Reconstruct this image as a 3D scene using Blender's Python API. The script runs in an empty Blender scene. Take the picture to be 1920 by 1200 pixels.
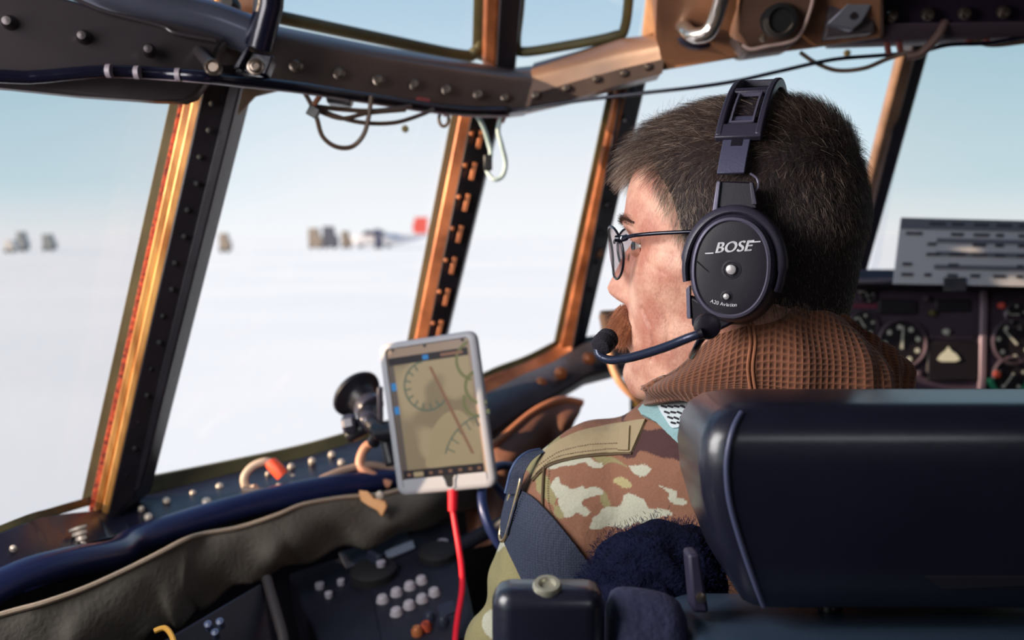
import bpy, bmesh, math, random
import numpy as np
from math import atan2
from mathutils import Vector, Matrix
from mathutils.bvhtree import BVHTree
from math import sin, cos, pi, radians, sqrt
random.seed(4); rng = np.random.default_rng(4)
S = bpy.context.scene
COL = S.collection
# ---------------------------------------------------------------- camera
FPX = 1867.0
CAM = Vector((0.0, 0.0, 1.25)); PITCH = radians(-4.9)
cd = bpy.data.cameras.new('camera'); co = bpy.data.objects.new('camera', cd); COL.objects.link(co)
cd.sensor_width = 36.0; cd.lens = FPX / 1920 * 36.0; cd.clip_start = 0.05; cd.clip_end = 6000
co.location = CAM; co.rotation_euler = (pi / 2 + PITCH, 0, 0)
cd.dof.use_dof = True; cd.dof.focus_distance = 0.75; cd.dof.aperture_fstop = 5.6
S.camera = co
FW = Vector((0, cos(PITCH), sin(PITCH))); UP = Vector((0, -sin(PITCH), cos(PITCH))); RT = Vector((1, 0, 0))
def P(px, py, d):
    """point seen at (px, py) of the 1920x1200 frame, d metres in front of the camera"""
    return CAM + RT * ((px - 960) / FPX * d) + UP * ((600 - py) / FPX * d) + FW * d
def lin(c):
    return tuple(((v / 255) / 12.92 if v / 255 <= .04045 else ((v / 255 + .055) / 1.055) ** 2.4) for v in c)
# ---------------------------------------------------------------- world, sun, exposure
W = bpy.data.worlds.new('sky'); S.world = W; W.use_nodes = True
nt = W.node_tree; nt.nodes.clear()
wo = nt.nodes.new('ShaderNodeOutputWorld'); bg = nt.nodes.new('ShaderNodeBackground')
tc = nt.nodes.new('ShaderNodeTexCoord'); sp = nt.nodes.new('ShaderNodeSeparateXYZ'); cr = nt.nodes.new('ShaderNodeValToRGB')
nt.links.new(tc.outputs['Generated'], sp.inputs[0]); nt.links.new(sp.outputs['Z'], cr.inputs[0])
nt.links.new(cr.outputs[0], bg.inputs[0]); nt.links.new(bg.outputs[0], wo.inputs[0])
el = cr.color_ramp.elements
el[0].position = 0.0; el[0].color = (.88, .88, .87, 1)
el[1].position = 1.0; el[1].color = (.18, .30, .52, 1)
for p_, c_ in ((.03, (.85, .86, .86)), (.08, (.77, .80, .82)), (.14, (.63, .72, .77)), (.22, (.47, .60, .68)), (.45, (.32, .47, .64))):
    e = el.new(p_); e.color = (*c_, 1)
# sky is palest ahead and deepens to both sides
ab = nt.nodes.new('ShaderNodeMath'); ab.operation = 'ABSOLUTE'; mr_ = nt.nodes.new('ShaderNodeMapRange'); mr_.inputs[1].default_value = .14; mr_.inputs[2].default_value = .46; mr_.interpolation_type = 'SMOOTHSTEP'
mz_ = nt.nodes.new('ShaderNodeMapRange'); mz_.inputs[1].default_value = .0; mz_.inputs[2].default_value = .05; mlt = nt.nodes.new('ShaderNodeMath'); mlt.operation = 'MULTIPLY'
mxw = nt.nodes.new('ShaderNodeMix'); mxw.data_type = 'RGBA'; mxw.blend_type = 'MULTIPLY'; mxw.inputs[7].default_value = (.74, .91, .95, 1)
nt.links.new(sp.outputs['X'], ab.inputs[0]); nt.links.new(ab.outputs[0], mr_.inputs[0]); nt.links.new(sp.outputs['Z'], mz_.inputs[0]); nt.links.new(mr_.outputs[0], mlt.inputs[0]); nt.links.new(mz_.outputs[0], mlt.inputs[1])
nt.links.new(mlt.outputs[0], mxw.inputs[0]); nt.links.new(cr.outputs[0], mxw.inputs[6]); nt.links.new(mxw.outputs[2], bg.inputs[0])
bg.inputs[1].default_value = 1.05
sl = bpy.data.lights.new('sun', 'SUN'); so = bpy.data.objects.new('sun', sl); COL.objects.link(so)
sl.energy = 9.5; sl.color = (1.0, .74, .48); sl.angle = radians(.6)
SUN = Vector((-1.0, -.22, .27)).normalized()
so.rotation_euler = SUN.to_track_quat('Z', 'Y').to_euler(); so.location = (-6, -2, 4)
# added fill lights, out of view, to brighten pilot and interior
FILLS = [('side_fill', (-.55, .42, 1.42), (.22, .86, 1.12), .46, .40, 8.0, (1, .97, .95)), ('top_fill', (.55, -.5, 1.83), (.5, .5, 1.0), .6, .4, 2.4, (.92, .94, 1.0))]
for nm_, l_, t_, sx_, sy_, e_, c_ in FILLS:
    al = bpy.data.lights.new(nm_, 'AREA'); al.shape = 'RECTANGLE'; al.size = sx_; al.size_y = sy_; al.energy = e_; al.color = c_
    ao = bpy.data.objects.new(nm_ + '_light', al); COL.objects.link(ao); ao.location = l_; ao.rotation_euler = (Vector(t_) - Vector(l_)).to_track_quat('-Z', 'Y').to_euler()
S.view_settings.view_transform = 'Standard'; S.view_settings.look = 'None'
S.view_settings.gamma = 1.0; S.view_settings.use_curve_mapping = False
S.view_settings.exposure = 0.15
# ---------------------------------------------------------------- materials
MATS = {}
def mat(name, col, rough=.5, metal=0.0, noise=0, nscale=20, bump=0, bscale=60, col2=None, coat=0, spec=.5, emit=None, alpha=None, sheen=0, stretch=None):
    if name in MATS: return MATS[name]
    m = bpy.data.materials.new(name); m.use_nodes = True; t = m.node_tree; b = t.nodes['Principled BSDF']
    c = lin(col)
    b.inputs['Base Color'].default_value = (*c, 1); b.inputs['Roughness'].default_value = rough; b.inputs['Metallic'].default_value = metal
    b.inputs['Specular IOR Level'].default_value = spec
    if coat: b.inputs['Coat Weight'].default_value = coat
    if sheen: b.inputs['Sheen Weight'].default_value = sheen
    if emit: b.inputs['Emission Color'].default_value = (*lin(emit[0]), 1); b.inputs['Emission Strength'].default_value = emit[1]
    tcn = t.nodes.new('ShaderNodeTexCoord'); src = tcn.outputs['Object']
    if stretch:
        mp = t.nodes.new('ShaderNodeMapping'); mp.inputs['Scale'].default_value = stretch; t.links.new(src, mp.inputs[0]); src = mp.outputs[0]
    if noise or col2:
        n = t.nodes.new('ShaderNodeTexNoise'); n.inputs['Scale'].default_value = nscale; n.inputs['Detail'].default_value = 6; t.links.new(src, n.inputs['Vector'])
        r = t.nodes.new('ShaderNodeValToRGB'); c2 = lin(col2) if col2 else tuple(v * (1 - noise) for v in c)
        r.color_ramp.elements[0].position = .35; r.color_ramp.elements[1].position = .65
        r.color_ramp.elements[0].color = (*c2, 1); r.color_ramp.elements[1].color = (*c, 1)
        t.links.new(n.outputs['Fac'], r.inputs[0]); t.links.new(r.outputs[0], b.inputs['Base Color'])
    if bump:
        n2 = t.nodes.new('ShaderNodeTexNoise'); n2.inputs['Scale'].default_value = bscale; n2.inputs['Detail'].default_value = 4; t.links.new(src, n2.inputs['Vector'])
        bp = t.nodes.new('ShaderNodeBump'); bp.inputs['Strength'].default_value = bump; bp.inputs['Distance'].default_value = .002
        t.links.new(n2.outputs['Fac'], bp.inputs['Height']); t.links.new(bp.outputs[0], b.inputs['Normal'])
    MATS[name] = m; return m
def glass(name, tint, gloss=.04):
    m = bpy.data.materials.new(name); m.use_nodes = True; t = m.node_tree; t.nodes.clear()
    o = t.nodes.new('ShaderNodeOutputMaterial'); mx = t.nodes.new('ShaderNodeMixShader'); tr = t.nodes.new('ShaderNodeBsdfTransparent'); g = t.nodes.new('ShaderNodeBsdfGlossy')
    tr.inputs[0].default_value = (*tint, 1); g.inputs['Roughness'].default_value = .02; mx.inputs[0].default_value = gloss
    t.links.new(tr.outputs[0], mx.inputs[1]); t.links.new(g.outputs[0], mx.inputs[2]); t.links.new(mx.outputs[0], o.inputs[0]); return m
# ---------------------------------------------------------------- mesh helpers
def crv(pts, n=8, closed=False):
    """Catmull-Rom through pts"""
    pts = [Vector(p) for p in pts]; out = []; N = len(pts)
    if N < 3 and not closed: return pts
    rngi = N if closed else N - 1
    for i in range(rngi):
        if closed: a, b, c, d = pts[(i - 1) % N], pts[i], pts[(i + 1) % N], pts[(i + 2) % N]
        else: a, b, c, d = pts[max(i - 1, 0)], pts[i], pts[i + 1], pts[min(i + 2, N - 1)]
        for k in range(n):
            t = k / n
            out.append(.5 * ((2 * b) + (c - a) * t + (2 * a - 5 * b + 4 * c - d) * t * t + (3 * b - a - 3 * c + d) * t ** 3))
    if not closed: out.append(pts[-1])
    return out
class MB:
    def __init__(s): s.v = []; s.f = []
    def add(s, vs, fs):
        o = len(s.v); s.v += [Vector(v) for v in vs]; s.f += [tuple(i + o for i in f) for f in fs]; return s
    def prism(s, poly, vec):
        n = len(poly); vec = Vector(vec); a = [Vector(p) for p in poly]; b = [p + vec for p in a]
        fs = [tuple(range(n)), tuple(range(2 * n - 1, n - 1, -1))] + [(i, i + n, (i + 1) % n + n, (i + 1) % n) for i in range(n)]
        return s.add(a + b, fs)
    def box(s, c, sx, sy, sz, M=None):
        vs = [Vector((x * sx / 2, y * sy / 2, z * sz / 2)) for x in (-1, 1) for y in (-1, 1) for z in (-1, 1)]
        if M: vs = [M @ v for v in vs]
        c = Vector(c); return s.add([v + c for v in vs], [(0, 1, 3, 2), (4, 6, 7, 5), (0, 4, 5, 1), (2, 3, 7, 6), (0, 2, 6, 4), (1, 5, 7, 3)])
    def loft(s, secs, closed=True, caps=True, loop=False):
        n = len(secs[0]); vs = [v for q in secs for v in q]; fs = []; m = len(secs)
        for i in range(m if loop else m - 1):
            j2 = (i + 1) % m
            for j in range(n if closed else n - 1):
                fs.append((i * n + j, i * n + (j + 1) % n, j2 * n + (j + 1) % n, j2 * n + j))
        if caps and not loop and closed: fs += [tuple(range(n - 1, -1, -1)), tuple((m - 1) * n + i for i in range(n))]
        return s.add(vs, fs)
    def tube(s, path, r, n=12, closed=False, flat=1.0, up=None, caps=True):
        path = [Vector(p) for p in path]; m = len(path); rs = r if hasattr(r, '__len__') else [r] * m; secs = []
        nrm = None
        for i in range(m):
            a = path[(i - 1) % m] if (closed or i > 0) else path[i]; b = path[(i + 1) % m] if (closed or i < m - 1) else path[i]
            t = (b - a).normalized()
            if up is not None: nrm = (Vector(up) - t * t.dot(Vector(up))).normalized()
            elif nrm is None:
                h = Vector((0, 0, 1)) if abs(t.z) < .9 else Vector((1, 0, 0)); nrm = (h - t * t.dot(h)).normalized()
            else: nrm = (nrm - t * t.dot(nrm)).normalized()
            bn = t.cross(nrm)
            secs.append([path[i] + nrm * (cos(2 * pi * k / n) * rs[i]) + bn * (sin(2 * pi * k / n) * rs[i] * flat) for k in range(n)])
        return s.loft(secs, True, caps, closed)
    def lathe(s, c, axis, prof, n=32, ref=None, sx=1.0):
        """prof = [(radius, height)] around axis through c"""
        c = Vector(c); axis = Vector(axis).normalized(); h = Vector(ref) if ref else (Vector((0, 0, 1)) if abs(axis.z) < .9 else Vector((1, 0, 0)))
        u = (h - axis * axis.dot(h)).normalized(); w = axis.cross(u)
        secs = [[c + axis * z + (u * cos(2 * pi * k / n) + w * sin(2 * pi * k / n) * sx) * max(r, 1e-5) for k in range(n)] for r, z in prof]
        return s.loft(secs)
    def ball(s, c, r, n=16, sc=(1, 1, 1), M=None):
        c = Vector(c); secs = []
        for i in range(n // 2 + 1):
            a = pi * i / (n // 2); row = []
            for k in range(n):
                v = Vector((sin(a) * cos(2 * pi * k / n) * sc[0], sin(a) * sin(2 * pi * k / n) * sc[1], cos(a) * sc[2])) * r
                if i in (0, n // 2): v = v + Vector((cos(2 * pi * k / n), sin(2 * pi * k / n), 0)) * 1e-5
                row.append(c + (M @ v if M else v))
            secs.append(row)
        return s.loft(secs)
    def build(s, name, m, parent=None, smooth=True, bevel=0, seg=2, angle=40, subsurf=0, label=None, fix=True):
        base = parent_loc(parent) if parent is not None else Vector((0, 0, 0))
        me = bpy.data.meshes.new(name); me.from_pydata([tuple(v - base) for v in s.v], [], s.f); me.update()
        if fix:
            b = bmesh.new(); b.from_mesh(me); bmesh.ops.recalc_face_normals(b, faces=b.faces); b.to_mesh(me); b.free()
        o = bpy.data.objects.new(name, me); COL.objects.link(o)
        if parent is not None: o.parent = parent
        if m: me.materials.append(m)
        if bevel:
            bv = o.modifiers.new('bevel', 'BEVEL'); bv.width = bevel; bv.segments = seg; bv.limit_method = 'ANGLE'; bv.angle_limit = radians(35)
        if subsurf:
            ss = o.modifiers.new('sub', 'SUBSURF'); ss.levels = ss.render_levels = subsurf
        if smooth:
            me.polygons.foreach_set('use_smooth', [True] * len(me.polygons))
            if not subsurf: me.set_sharp_from_angle(angle=radians(angle))
        if label: o['label'] = label
        return o
def parent_loc(o):
    l = Vector((0, 0, 0))
    while o is not None: l = l + Vector(o.location); o = o.parent
    return l
def tag(o, label, cat, group=None, kind=None):
    o['label'] = label; o['category'] = cat
    if group: o['group'] = group
    if kind: o['kind'] = kind
    return o
def thing(name, label, cat, loc, group=None, kind=None):
    o = bpy.data.objects.new(name, None); COL.objects.link(o); o.location = loc; o.empty_display_size = .02
    return tag(o, label, cat, group, kind)
def PP(pts, d=None):
    """list of (px,py,depth) or (px,py) with common depth -> points"""
    return [P(*p) if len(p) == 3 else P(p[0], p[1], d) for p in pts]
def textmesh(s, size, M, depth=.0003, shear=0.0, extrude=None, spacing=1.0, align='CENTER'):
    cu = bpy.data.curves.new('t', 'FONT'); cu.body = s; cu.size = size; cu.shear = shear; cu.extrude = depth; cu.align_x = align; cu.align_y = 'CENTER'; cu.space_character = spacing
    o = bpy.data.objects.new('t', cu); COL.objects.link(o); dg = bpy.context.evaluated_depsgraph_get(); me = bpy.data.meshes.new_from_object(o.evaluated_get(dg))
    mb = MB(); mb.add([M @ v.co for v in me.vertices], [tuple(p.vertices) for p in me.polygons])
    bpy.data.objects.remove(o); bpy.data.curves.remove(cu); bpy.data.meshes.remove(me); return mb
# ================================================================ materials of the cockpit
M_navy = mat('navy painted metal', (24, 24, 40), .42, .1, noise=.3, nscale=30, bump=.15, bscale=90)
M_post = mat('dark brown black painted post', (40, 36, 44), .45, .1, noise=.35, nscale=25, bump=.2, bscale=120)
M_beam = mat('grey brown painted beam', (112, 100, 98), .34, .3, noise=.25, nscale=9, bump=.12, bscale=70)
M_cover = mat('charcoal sheet metal cover', (66, 60, 64), .34, .3, noise=.3, nscale=6, bump=.1, bscale=30)
M_gold = mat('brass coloured window retainer', (214, 160, 92), .38, .35, col2=(150, 92, 42), nscale=14, bump=.2, bscale=40, stretch=(3, 3, .6))
M_orange = mat('worn orange brown retainer', (196, 118, 74), .42, .3, col2=(120, 66, 36), nscale=16, bump=.2, bscale=50)
M_olive = mat('olive rubber window seal', (92, 84, 48), .6, 0, noise=.4, nscale=20, bump=.2, bscale=60)
M_red = mat('flaking red sealant', (190, 76, 44), .8, 0, col2=(96, 30, 22), nscale=160, bump=1.0, bscale=160)
M_brown = mat('brown painted overhead', (146, 102, 76), .45, .1, col2=(94, 64, 50), nscale=7, bump=.15, bscale=50)
M_black = mat('black plastic', (16, 15, 22), .4, 0, bump=.08, bscale=200)
M_blackm = mat('matte black', (12, 11, 16), .75)
M_bolt = mat('steel bolt', (120, 108, 100), .3, .9)
M_boltd = mat('dark bolt', (52, 46, 48), .32, .6)
M_boltw = mat('pale bolt', (196, 182, 168), .4, .3)
M_shell = mat('dark grey lining', (58, 56, 60), .8, 0, noise=.3, nscale=4)
M_snow = mat('packed snow', (245, 248, 250), .9, 0, col2=(237, 241, 245), nscale=.05, bump=.3, bscale=.6)
G_clear = glass('clear pane', (.97, .98, 1.0), .02)
G_tint = glass('tinted side pane', (.87, .88, .90), .015)
G_tint2 = glass('tinted front pane', (.895, .90, .91), .015)
G_up = glass('upper pane', (.92, .96, 1.0), .02)
FWV = FW
# ---------------------------------------------------------------- outside
GZ = -3.0
mb = MB(); N = 60; R = 5000
rad = [0] + [3 * (R / 3) ** (i / 39) for i in range(40)]
vs = []; fs = []
for i, r in enumerate(rad):
    for k in range(N):
        a = 2 * pi * k / N; vs.append((r * cos(a) if r else .001 * cos(a), r * sin(a) if r else .001 * sin(a), GZ + (.12 * sin(r * .13 + 3 * a) * min(r / 60, 1) if r < 900 else 0)))
for i in range(len(rad) - 1):
    for k in range(N): fs.append((i * N + k, i * N + (k + 1) % N, (i + 1) * N + (k + 1) % N, (i + 1) * N + k))
mb.add(vs, fs); g = mb.build('snow_ground', M_snow); tag(g, 'flat white snow field outside the cockpit windows', 'snow', kind='structure')

def gp(px, d, dz=0):  # ground point below pixel column at distance d
    return Vector(((px - 960) / FPX * d, d, GZ + dz))
# distant ski transport with red tail
M_ac = mat('pale grey aircraft paint', (205, 206, 214), .5); M_acred = mat('red tail paint', (226, 92, 80), .5); M_acd = mat('dark blue grey', (74, 78, 104), .7)  # tail red is paled for distance haze
D = 330.0
ac = thing('parked_airplane', 'distant grey high wing transport airplane with red tail parked on the snow', 'airplane', gp(735, D))
f0 = gp(655, D); f1 = gp(803, D)
ax = (f1 - f0).normalized(); Lf = (f1 - f0).length
secs = []
for t, r, z in ((0, .3, 2.6), (.04, 1.3, 2.5), (.12, 1.9, 2.6), (.6, 1.9, 2.7), (.85, 1.0, 3.4), (1, .35, 4.2)):
    secs.append([f0 + ax * (Lf * t) + Vector((0, cos(2 * pi * k / 16) * r, z + sin(2 * pi * k / 16) * r)) for k in range(16)])
MB().loft(secs).build('fuselage', M_ac, ac)
MB().prism([f0 + ax * Lf * .83 + Vector((0, 0, 4.6)), f0 + ax * Lf * .80 + Vector((0, 0, 6.5)), f0 + ax * Lf * .84 + Vector((0, 0, 10.0)), f0 + ax * Lf + Vector((0, 0, 10.0)), f0 + ax * Lf * .99 + Vector((0, 0, 4.6))], (0, .4, 0)).build('tail_fin', M_acred, ac, smooth=False)
MB().prism([f0 + ax * Lf * .3 + Vector((0, -18, 5.0)), f0 + ax * Lf * .38 + Vector((0, -18, 5.0)), f0 + ax * Lf * .45 + Vector((0, 0, 5.0)), f0 + ax * Lf * .38 + Vector((0, 18, 5.0)), f0 + ax * Lf * .3 + Vector((0, 18, 5.0)), f0 + ax * Lf * .25 + Vector((0, 0, 5.0))], (0, 0, .5)).build('wing', M_acd, ac, smooth=False)
for tt, yy in ((.27, -6), (.27, -11), (.27, 6), (.27, 11)):
    MB().tube([f0 + ax * (Lf * (tt - .03)) + Vector((0, yy, 4.5)), f0 + ax * (Lf * (tt + .12)) + Vector((0, yy, 4.6))], [.5, .75], 10).build('engine', M_acd, ac)
for tt in (.15, .5):
    MB().box(f0 + ax * Lf * tt + Vector((0, 0, .6)), 1.6, 1.0, 1.2).build('landing_gear', M_acd, ac, smooth=False)
M_cargo = mat('hazed dark cargo', (98, 100, 114), .8); M_cargo2 = mat('hazed tan cargo', (150, 136, 124), .8); M_far = mat('hazed hut grey', (140, 144, 146), .8); M_pale = mat('pale tent fabric', (214, 206, 200), .8)  # cargo and hut colours lightened to hold the distance haze
def vehicle(px, d, wpx, h, m, label, kind='truck', group=None):
    c = gp(px, d); w = wpx / FPX * d
    t = thing(kind if kind in ('hut', 'tent') else 'parked_' + kind, label, kind, c, group or {'truck': 'vehicles standing on the snow beside the airplane', 'hut': 'huts on the horizon'}.get(kind))
    MB().prism([c + Vector((-w / 2, 0, .4)), c + Vector((w / 2, 0, .4)), c + Vector((w / 2, 0, h * .55)), c + Vector((w * .3, 0, h * .6)), c + Vector((w * .2, 0, h)), c + Vector((-w / 2, 0, h))], (0, 2.2, 0)).build('body', m, t, smooth=False, bevel=.1)
    for s_ in (-.3, .3): MB().lathe(c + Vector((w * s_, -.15, .45)), (0, 1, 0), [(0, 0), (.5, 0), (.5, .4), (0, .4)], 14).build('wheel', M_blackm, t)
vehicle(592, 300, 26, 6.2, M_cargo2, 'small brown vehicle at the far end of the dark row on the snow')
vehicle(620, 305, 28, 6.8, M_cargo, 'dark blue grey vehicle in the distant row, between the brown one and the airplane')
vehicle(650, 310, 18, 5.4, M_cargo2, 'third small vehicle of the distant row, next to the airplane nose')
vehicle(710, 300, 14, 6.0, M_acd, 'dark blue truck parked in front of the distant airplane')
vehicle(422, 240, 20, 4.6, M_cargo2, 'lone faint brown tractor on the snow left of the vehicle row', 'tractor')
vehicle(92, 260, 22, 4.4, M_far, 'small grey hut on the horizon seen through the tinted side window', 'hut')
vehicle(42, 250, 18, 5.0, M_far, 'taller grey hut on the horizon nearest the picture edge', 'hut')
vehicle(20, 235, 20, 3.0, M_pale, 'pale tent on the snow beside the taller grey hut', 'tent')

# ---------------------------------------------------------------- panes (each a real plane between the posts)
def slab(pts, th, d=FWV):
    return MB().prism(pts, Vector(d) * th)
def window(n, pts, g, label):
    o = slab(pts, .004).build('window_%d' % n, g, smooth=False); return tag(o, label, 'window', kind='structure')
window(1, PP([(-330, 90, .80), (365, 130, 1.13), (175, 985, 1.29), (-330, 1180, .86)]), G_tint, 'tinted side window pane left of the gold edged post')
window(2, PP([(420, 120, 1.16), (905, 190, 1.46), (770, 830, 1.57), (215, 950, 1.30)]), G_clear, 'large clear side window pane behind the tablet')
window(3, PP([(890, 190, 1.46), (1175, 130, 1.47), (1045, 700, 1.78), (790, 770, 1.58)]), G_clear, 'clear corner window pane right of the tablet')
window(4, PP([(1190, 110, 1.48), (1725, 60, 1.48), (1620, 660, 1.93), (1065, 690, 1.82)]), G_clear, 'front window pane behind the pilot head')
window(5, PP([(1730, 60, 1.48), (2500, 40, 1.40), (2500, 560, 1.85), (1620, 560, 1.93)]), G_tint2, 'front window pane behind the paper card')
window(6, PP([(930, 690, 1.70), (1300, 640, 1.75), (1300, 860, 1.80), (930, 860, 1.75)]), G_clear, 'low chin window pane under the sill by the chin')
window(7, PP([(440, -250, 1.0), (930, -250, 1.25), (908, 112, 1.47), (470, 20, 1.22)]), G_up, 'upper left window pane above the bolted beam')
window(8, PP([(965, -250, 1.25), (1250, -250, 1.15), (1195, 75, 1.40), (955, 112, 1.47)]), G_up, 'upper corner window pane right of the upper post')

def struct(name, mbb, m, label, cat, **k):
    o = mbb.build(name, m, **k); return tag(o, label, cat, kind='structure')
# ---------------------------------------------------------------- post A (between window 1 and 2)
pa = thing('window_post', 'broad dark window post with gold and red edge strips, nearest the camera', 'post', P(215, 985, 1.24), kind='structure')
def strip(top0, top1, bot1, bot0, dt, db, th, m, name, parent, bevel=.001, dth=FWV, dd=0):
    """strip between two slanted lines; px coords, depth at top and bottom"""
    q = [P(*top0, dt), P(*top1, dt + dd), P(*bot1, db + dd), P(*bot0, db)]
    return slab(q, th, dth).build(name, m, parent, bevel=bevel, smooth=True)
strip((322, 170), (348, 172), (172, 950), (150, 948), 1.115, 1.265, .02, M_olive, 'rubber_seal', pa)
strip((340, 170), (358, 172), (180, 962), (165, 958), 1.10, 1.25, .022, M_red, 'sealant_strip', pa, bevel=.0015)
strip((352, 150), (372, 150), (187, 968), (173, 966), 1.085, 1.235, .03, M_gold, 'retainer', pa, bevel=.002)
strip((368, 140), (391, 140), (201, 978), (185, 976), 1.078, 1.228, .03, M_gold, 'retainer', pa, bevel=.003)
strip((388, 120), (455, 120), (252, 935), (195, 990), 1.06, 1.21, .06, M_post, 'post_body', pa, bevel=.004, dd=.02)
strip((434, 140), (457, 140), (264, 915), (244, 930), 1.075, 1.225, .012, M_post, 'flange', pa, bevel=.002)
for i in range(15):
    t = (i + .6) / 15.4; x = 404 * (1 - t) + 225 * t; y = 165 * (1 - t) + 930 * t; d = 1.067 * (1 - t) + 1.212 * t
    MB().lathe(P(x + 6 * (i % 2), y, d), -FW, [(.0030, -.002), (.0030, .0008), (.0020,   .0016), (0, .0018)], 12).build('rivet', M_blackm, pa)
# ---------------------------------------------------------------- post B
pb = thing('window_post', 'narrow post with orange edge and two columns of shiny bolts, behind the tablet', 'post', P(790, 800, 1.52), kind='structure')
strip((848, 205), (866, 207), (747, 795), (733, 793), 1.44, 1.545, .012, M_olive, 'rubber_seal', pb)
strip((862, 205), (890, 207), (772, 800), (745, 795), 1.425, 1.53, .03, M_orange, 'retainer', pb, bevel=.004)
strip((886, 200), (940, 205), (798, 790), (768, 800), 1.41, 1.515, .05, M_post, 'post_body', pb, bevel=.003, dd=.02)
for i in range(9):
    t = (i + .8) / 10
    for o_, m_ in ((9, M_bolt), (24, M_orange)):
        x = (886 + o_) * (1 - t) + (768 + o_ * .7) * t; y = 205 * (1 - t) + 795 * t + (10 if o_ > 10 else 0); d = 1.413 * (1 - t) + 1.518 * t
        if o_ < 10: MB().lathe(P(x, y, d), -FW, [(.0035, -.002), (.0035, .007), (.002, .0085), (0, .0086)], 12).build('bolt', M_orange, pb)  # orange colour stands for the sun's glint on the bolt
        else: MB().box(P(x, y, d), .007, .004, .026, Matrix.Rotation(radians(14), 3, 'Y')).build('clip', M_orange, pb, bevel=.001)  # orange bar shaped to stand for a sun glint
# ---------------------------------------------------------------- post C
pc = thing('window_post', 'dark post with tan edge left of the pilot face', 'post', P(1065, 690, 1.76), kind='structure')
strip((1142, 160), (1160, 160), (1052, 655), (1036, 655), 1.46, 1.76, .015, M_olive, 'rubber_seal', pc)
strip((1157, 150), (1180, 150), (1072, 668), (1048, 660), 1.44, 1.74, .03, M_orange, 'retainer', pc, bevel=.004)
strip((1176, 110), (1222, 110), (1094, 655), (1066, 690), 1.42, 1.73, .05, M_post, 'post_body', pc, bevel=.003, dd=.02)
for i in range(9):
    t = (i + .8) / 10; x = 1196 * (1 - t) + 1078 * t; y = 130 * (1 - t) + 660 * t
    MB().lathe(P(x, y, 1.425 * (1 - t) + 1.73 * t), -FW, [(.006, -.002), (.006, .004), (.003, .006), (0, .0062)], 12).build('bolt', M_post, pc)
MB().box(P(1112, 455, 1.63), .035, .02, .05).build('latch_block', M_brown, pc, bevel=.006)
# ---------------------------------------------------------------- post D
pd = thing('window_post', 'slanting tan and dark post at the back of the pilot head', 'post', P(1625, 520, 1.9), kind='structure')
strip((1690, 95), (1722, 95), (1600, 560), (1570, 560), 1.48, 1.90, .03, mat('taupe retainer', (150, 118, 98), .5, .2, noise=.4, nscale=20), 'retainer', pd, bevel=.006)
strip((1716, 60), (1753, 60), (1612, 560), (1594, 560), 1.46, 1.88, .05, M_post, 'post_body', pd, bevel=.004, dd=.01)
# ---------------------------------------------------------------- upper post
pu = thing('window_post', 'short orange and black post between the two upper windows', 'post', P(945, 120, 1.44), kind='structure')
strip((893, -200), (915, -200), (905, 112), (885, 105), 1.25, 1.45, .012, M_olive, 'rubber_seal', pu)
strip((912, -200), (950, -200), (932, 128), (903, 118), 1.235, 1.435, .03, M_orange, 'retainer', pu, bevel=.006)
strip((946, -200), (996, -200), (966, 128), (930, 130), 1.22, 1.42, .04, M_post, 'post_body', pu, bevel=.003, dd=.01)
# upper frames
def frame_path(pts, r, m, name, label, flat=1.0, n=8):
    o = MB().tube(crv([P(*p) for p in pts], n), r, 12, flat=flat).build(name, m); return tag(o, label, 'frame', kind='structure')
frame_path([(440, 15, 1.19), (530, 34, 1.22), (700, 70, 1.33), (860, 103, 1.43), (890, 98, 1.44), (903, 70, 1.43), (918, -40, 1.36), (940, -250, 1.23)], .0085, M_olive, 'trim_1', 'olive rubber seal round the upper left window')
frame_path([(985, -200, 1.24), (975, 0, 1.36), (968, 80, 1.42), (980, 97, 1.43), (1060, 86, 1.41), (1150, 68, 1.39), (1172, 50, 1.38), (1185, -60, 1.3), (1215, -250, 1.15)], .007, M_olive, 'trim_2', 'olive rubber seal round the upper corner window')
# ---------------------------------------------------------------- beam over the side windows
def beam(name, label, pts, m):
    """pts: (px, y_top, y_mid, y_bot, depth) ; rounded top + flat face"""
    bm = thing(name, label, 'beam', P(pts[0][0], pts[0][3], pts[0][4]), kind='structure')
    secs = []
    for (x, x2, yt, ym, yb, d) in pts:
        top = P(x, yt, d + .03); mid = P((x + x2) / 2, ym, d); bot = P(x2, yb, d + .004)
        sec = []
        for k in range(7):
            a = k / 6 * pi / 2; sec.append(top.lerp(mid, sin(a) * .0 + k / 6) - FW * (.014 * sin(k / 6 * pi)) + (mid - top).normalized() * 0)
        sec.append(bot); sec.append(bot + FW * .035); sec.append(top + FW * .045 + UP * -.005); secs.append(sec)
    MB().loft(secs).build('beam_body', m, bm, bevel=.0015)
    return bm
b1 = beam('window_beam', 'long bolted grey beam running over the side windows to the corner', [(360, 350, 22, 66, 148, 1.06), (440, 435, 32, 76, 150, 1.08), (540, 540, 52, 88, 155, 1.12), (700, 700, 84, 118, 178, 1.22), (860, 860, 112, 143, 200, 1.33), (955, 950, 128, 158, 212, 1.40), (1010, 985, 122, 165, 208, 1.41)], M_beam)
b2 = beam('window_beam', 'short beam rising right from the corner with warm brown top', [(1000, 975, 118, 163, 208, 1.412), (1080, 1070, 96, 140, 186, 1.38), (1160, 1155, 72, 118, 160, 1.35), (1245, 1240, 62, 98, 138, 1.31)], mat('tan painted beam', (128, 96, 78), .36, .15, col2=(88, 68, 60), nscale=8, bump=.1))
MBF = [(1000, 990, 176, 208, 1.409), (1080, 1076, 152, 186, 1.376), (1160, 1157, 130, 160, 1.346), (1245, 1242, 110, 138, 1.306)]
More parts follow.
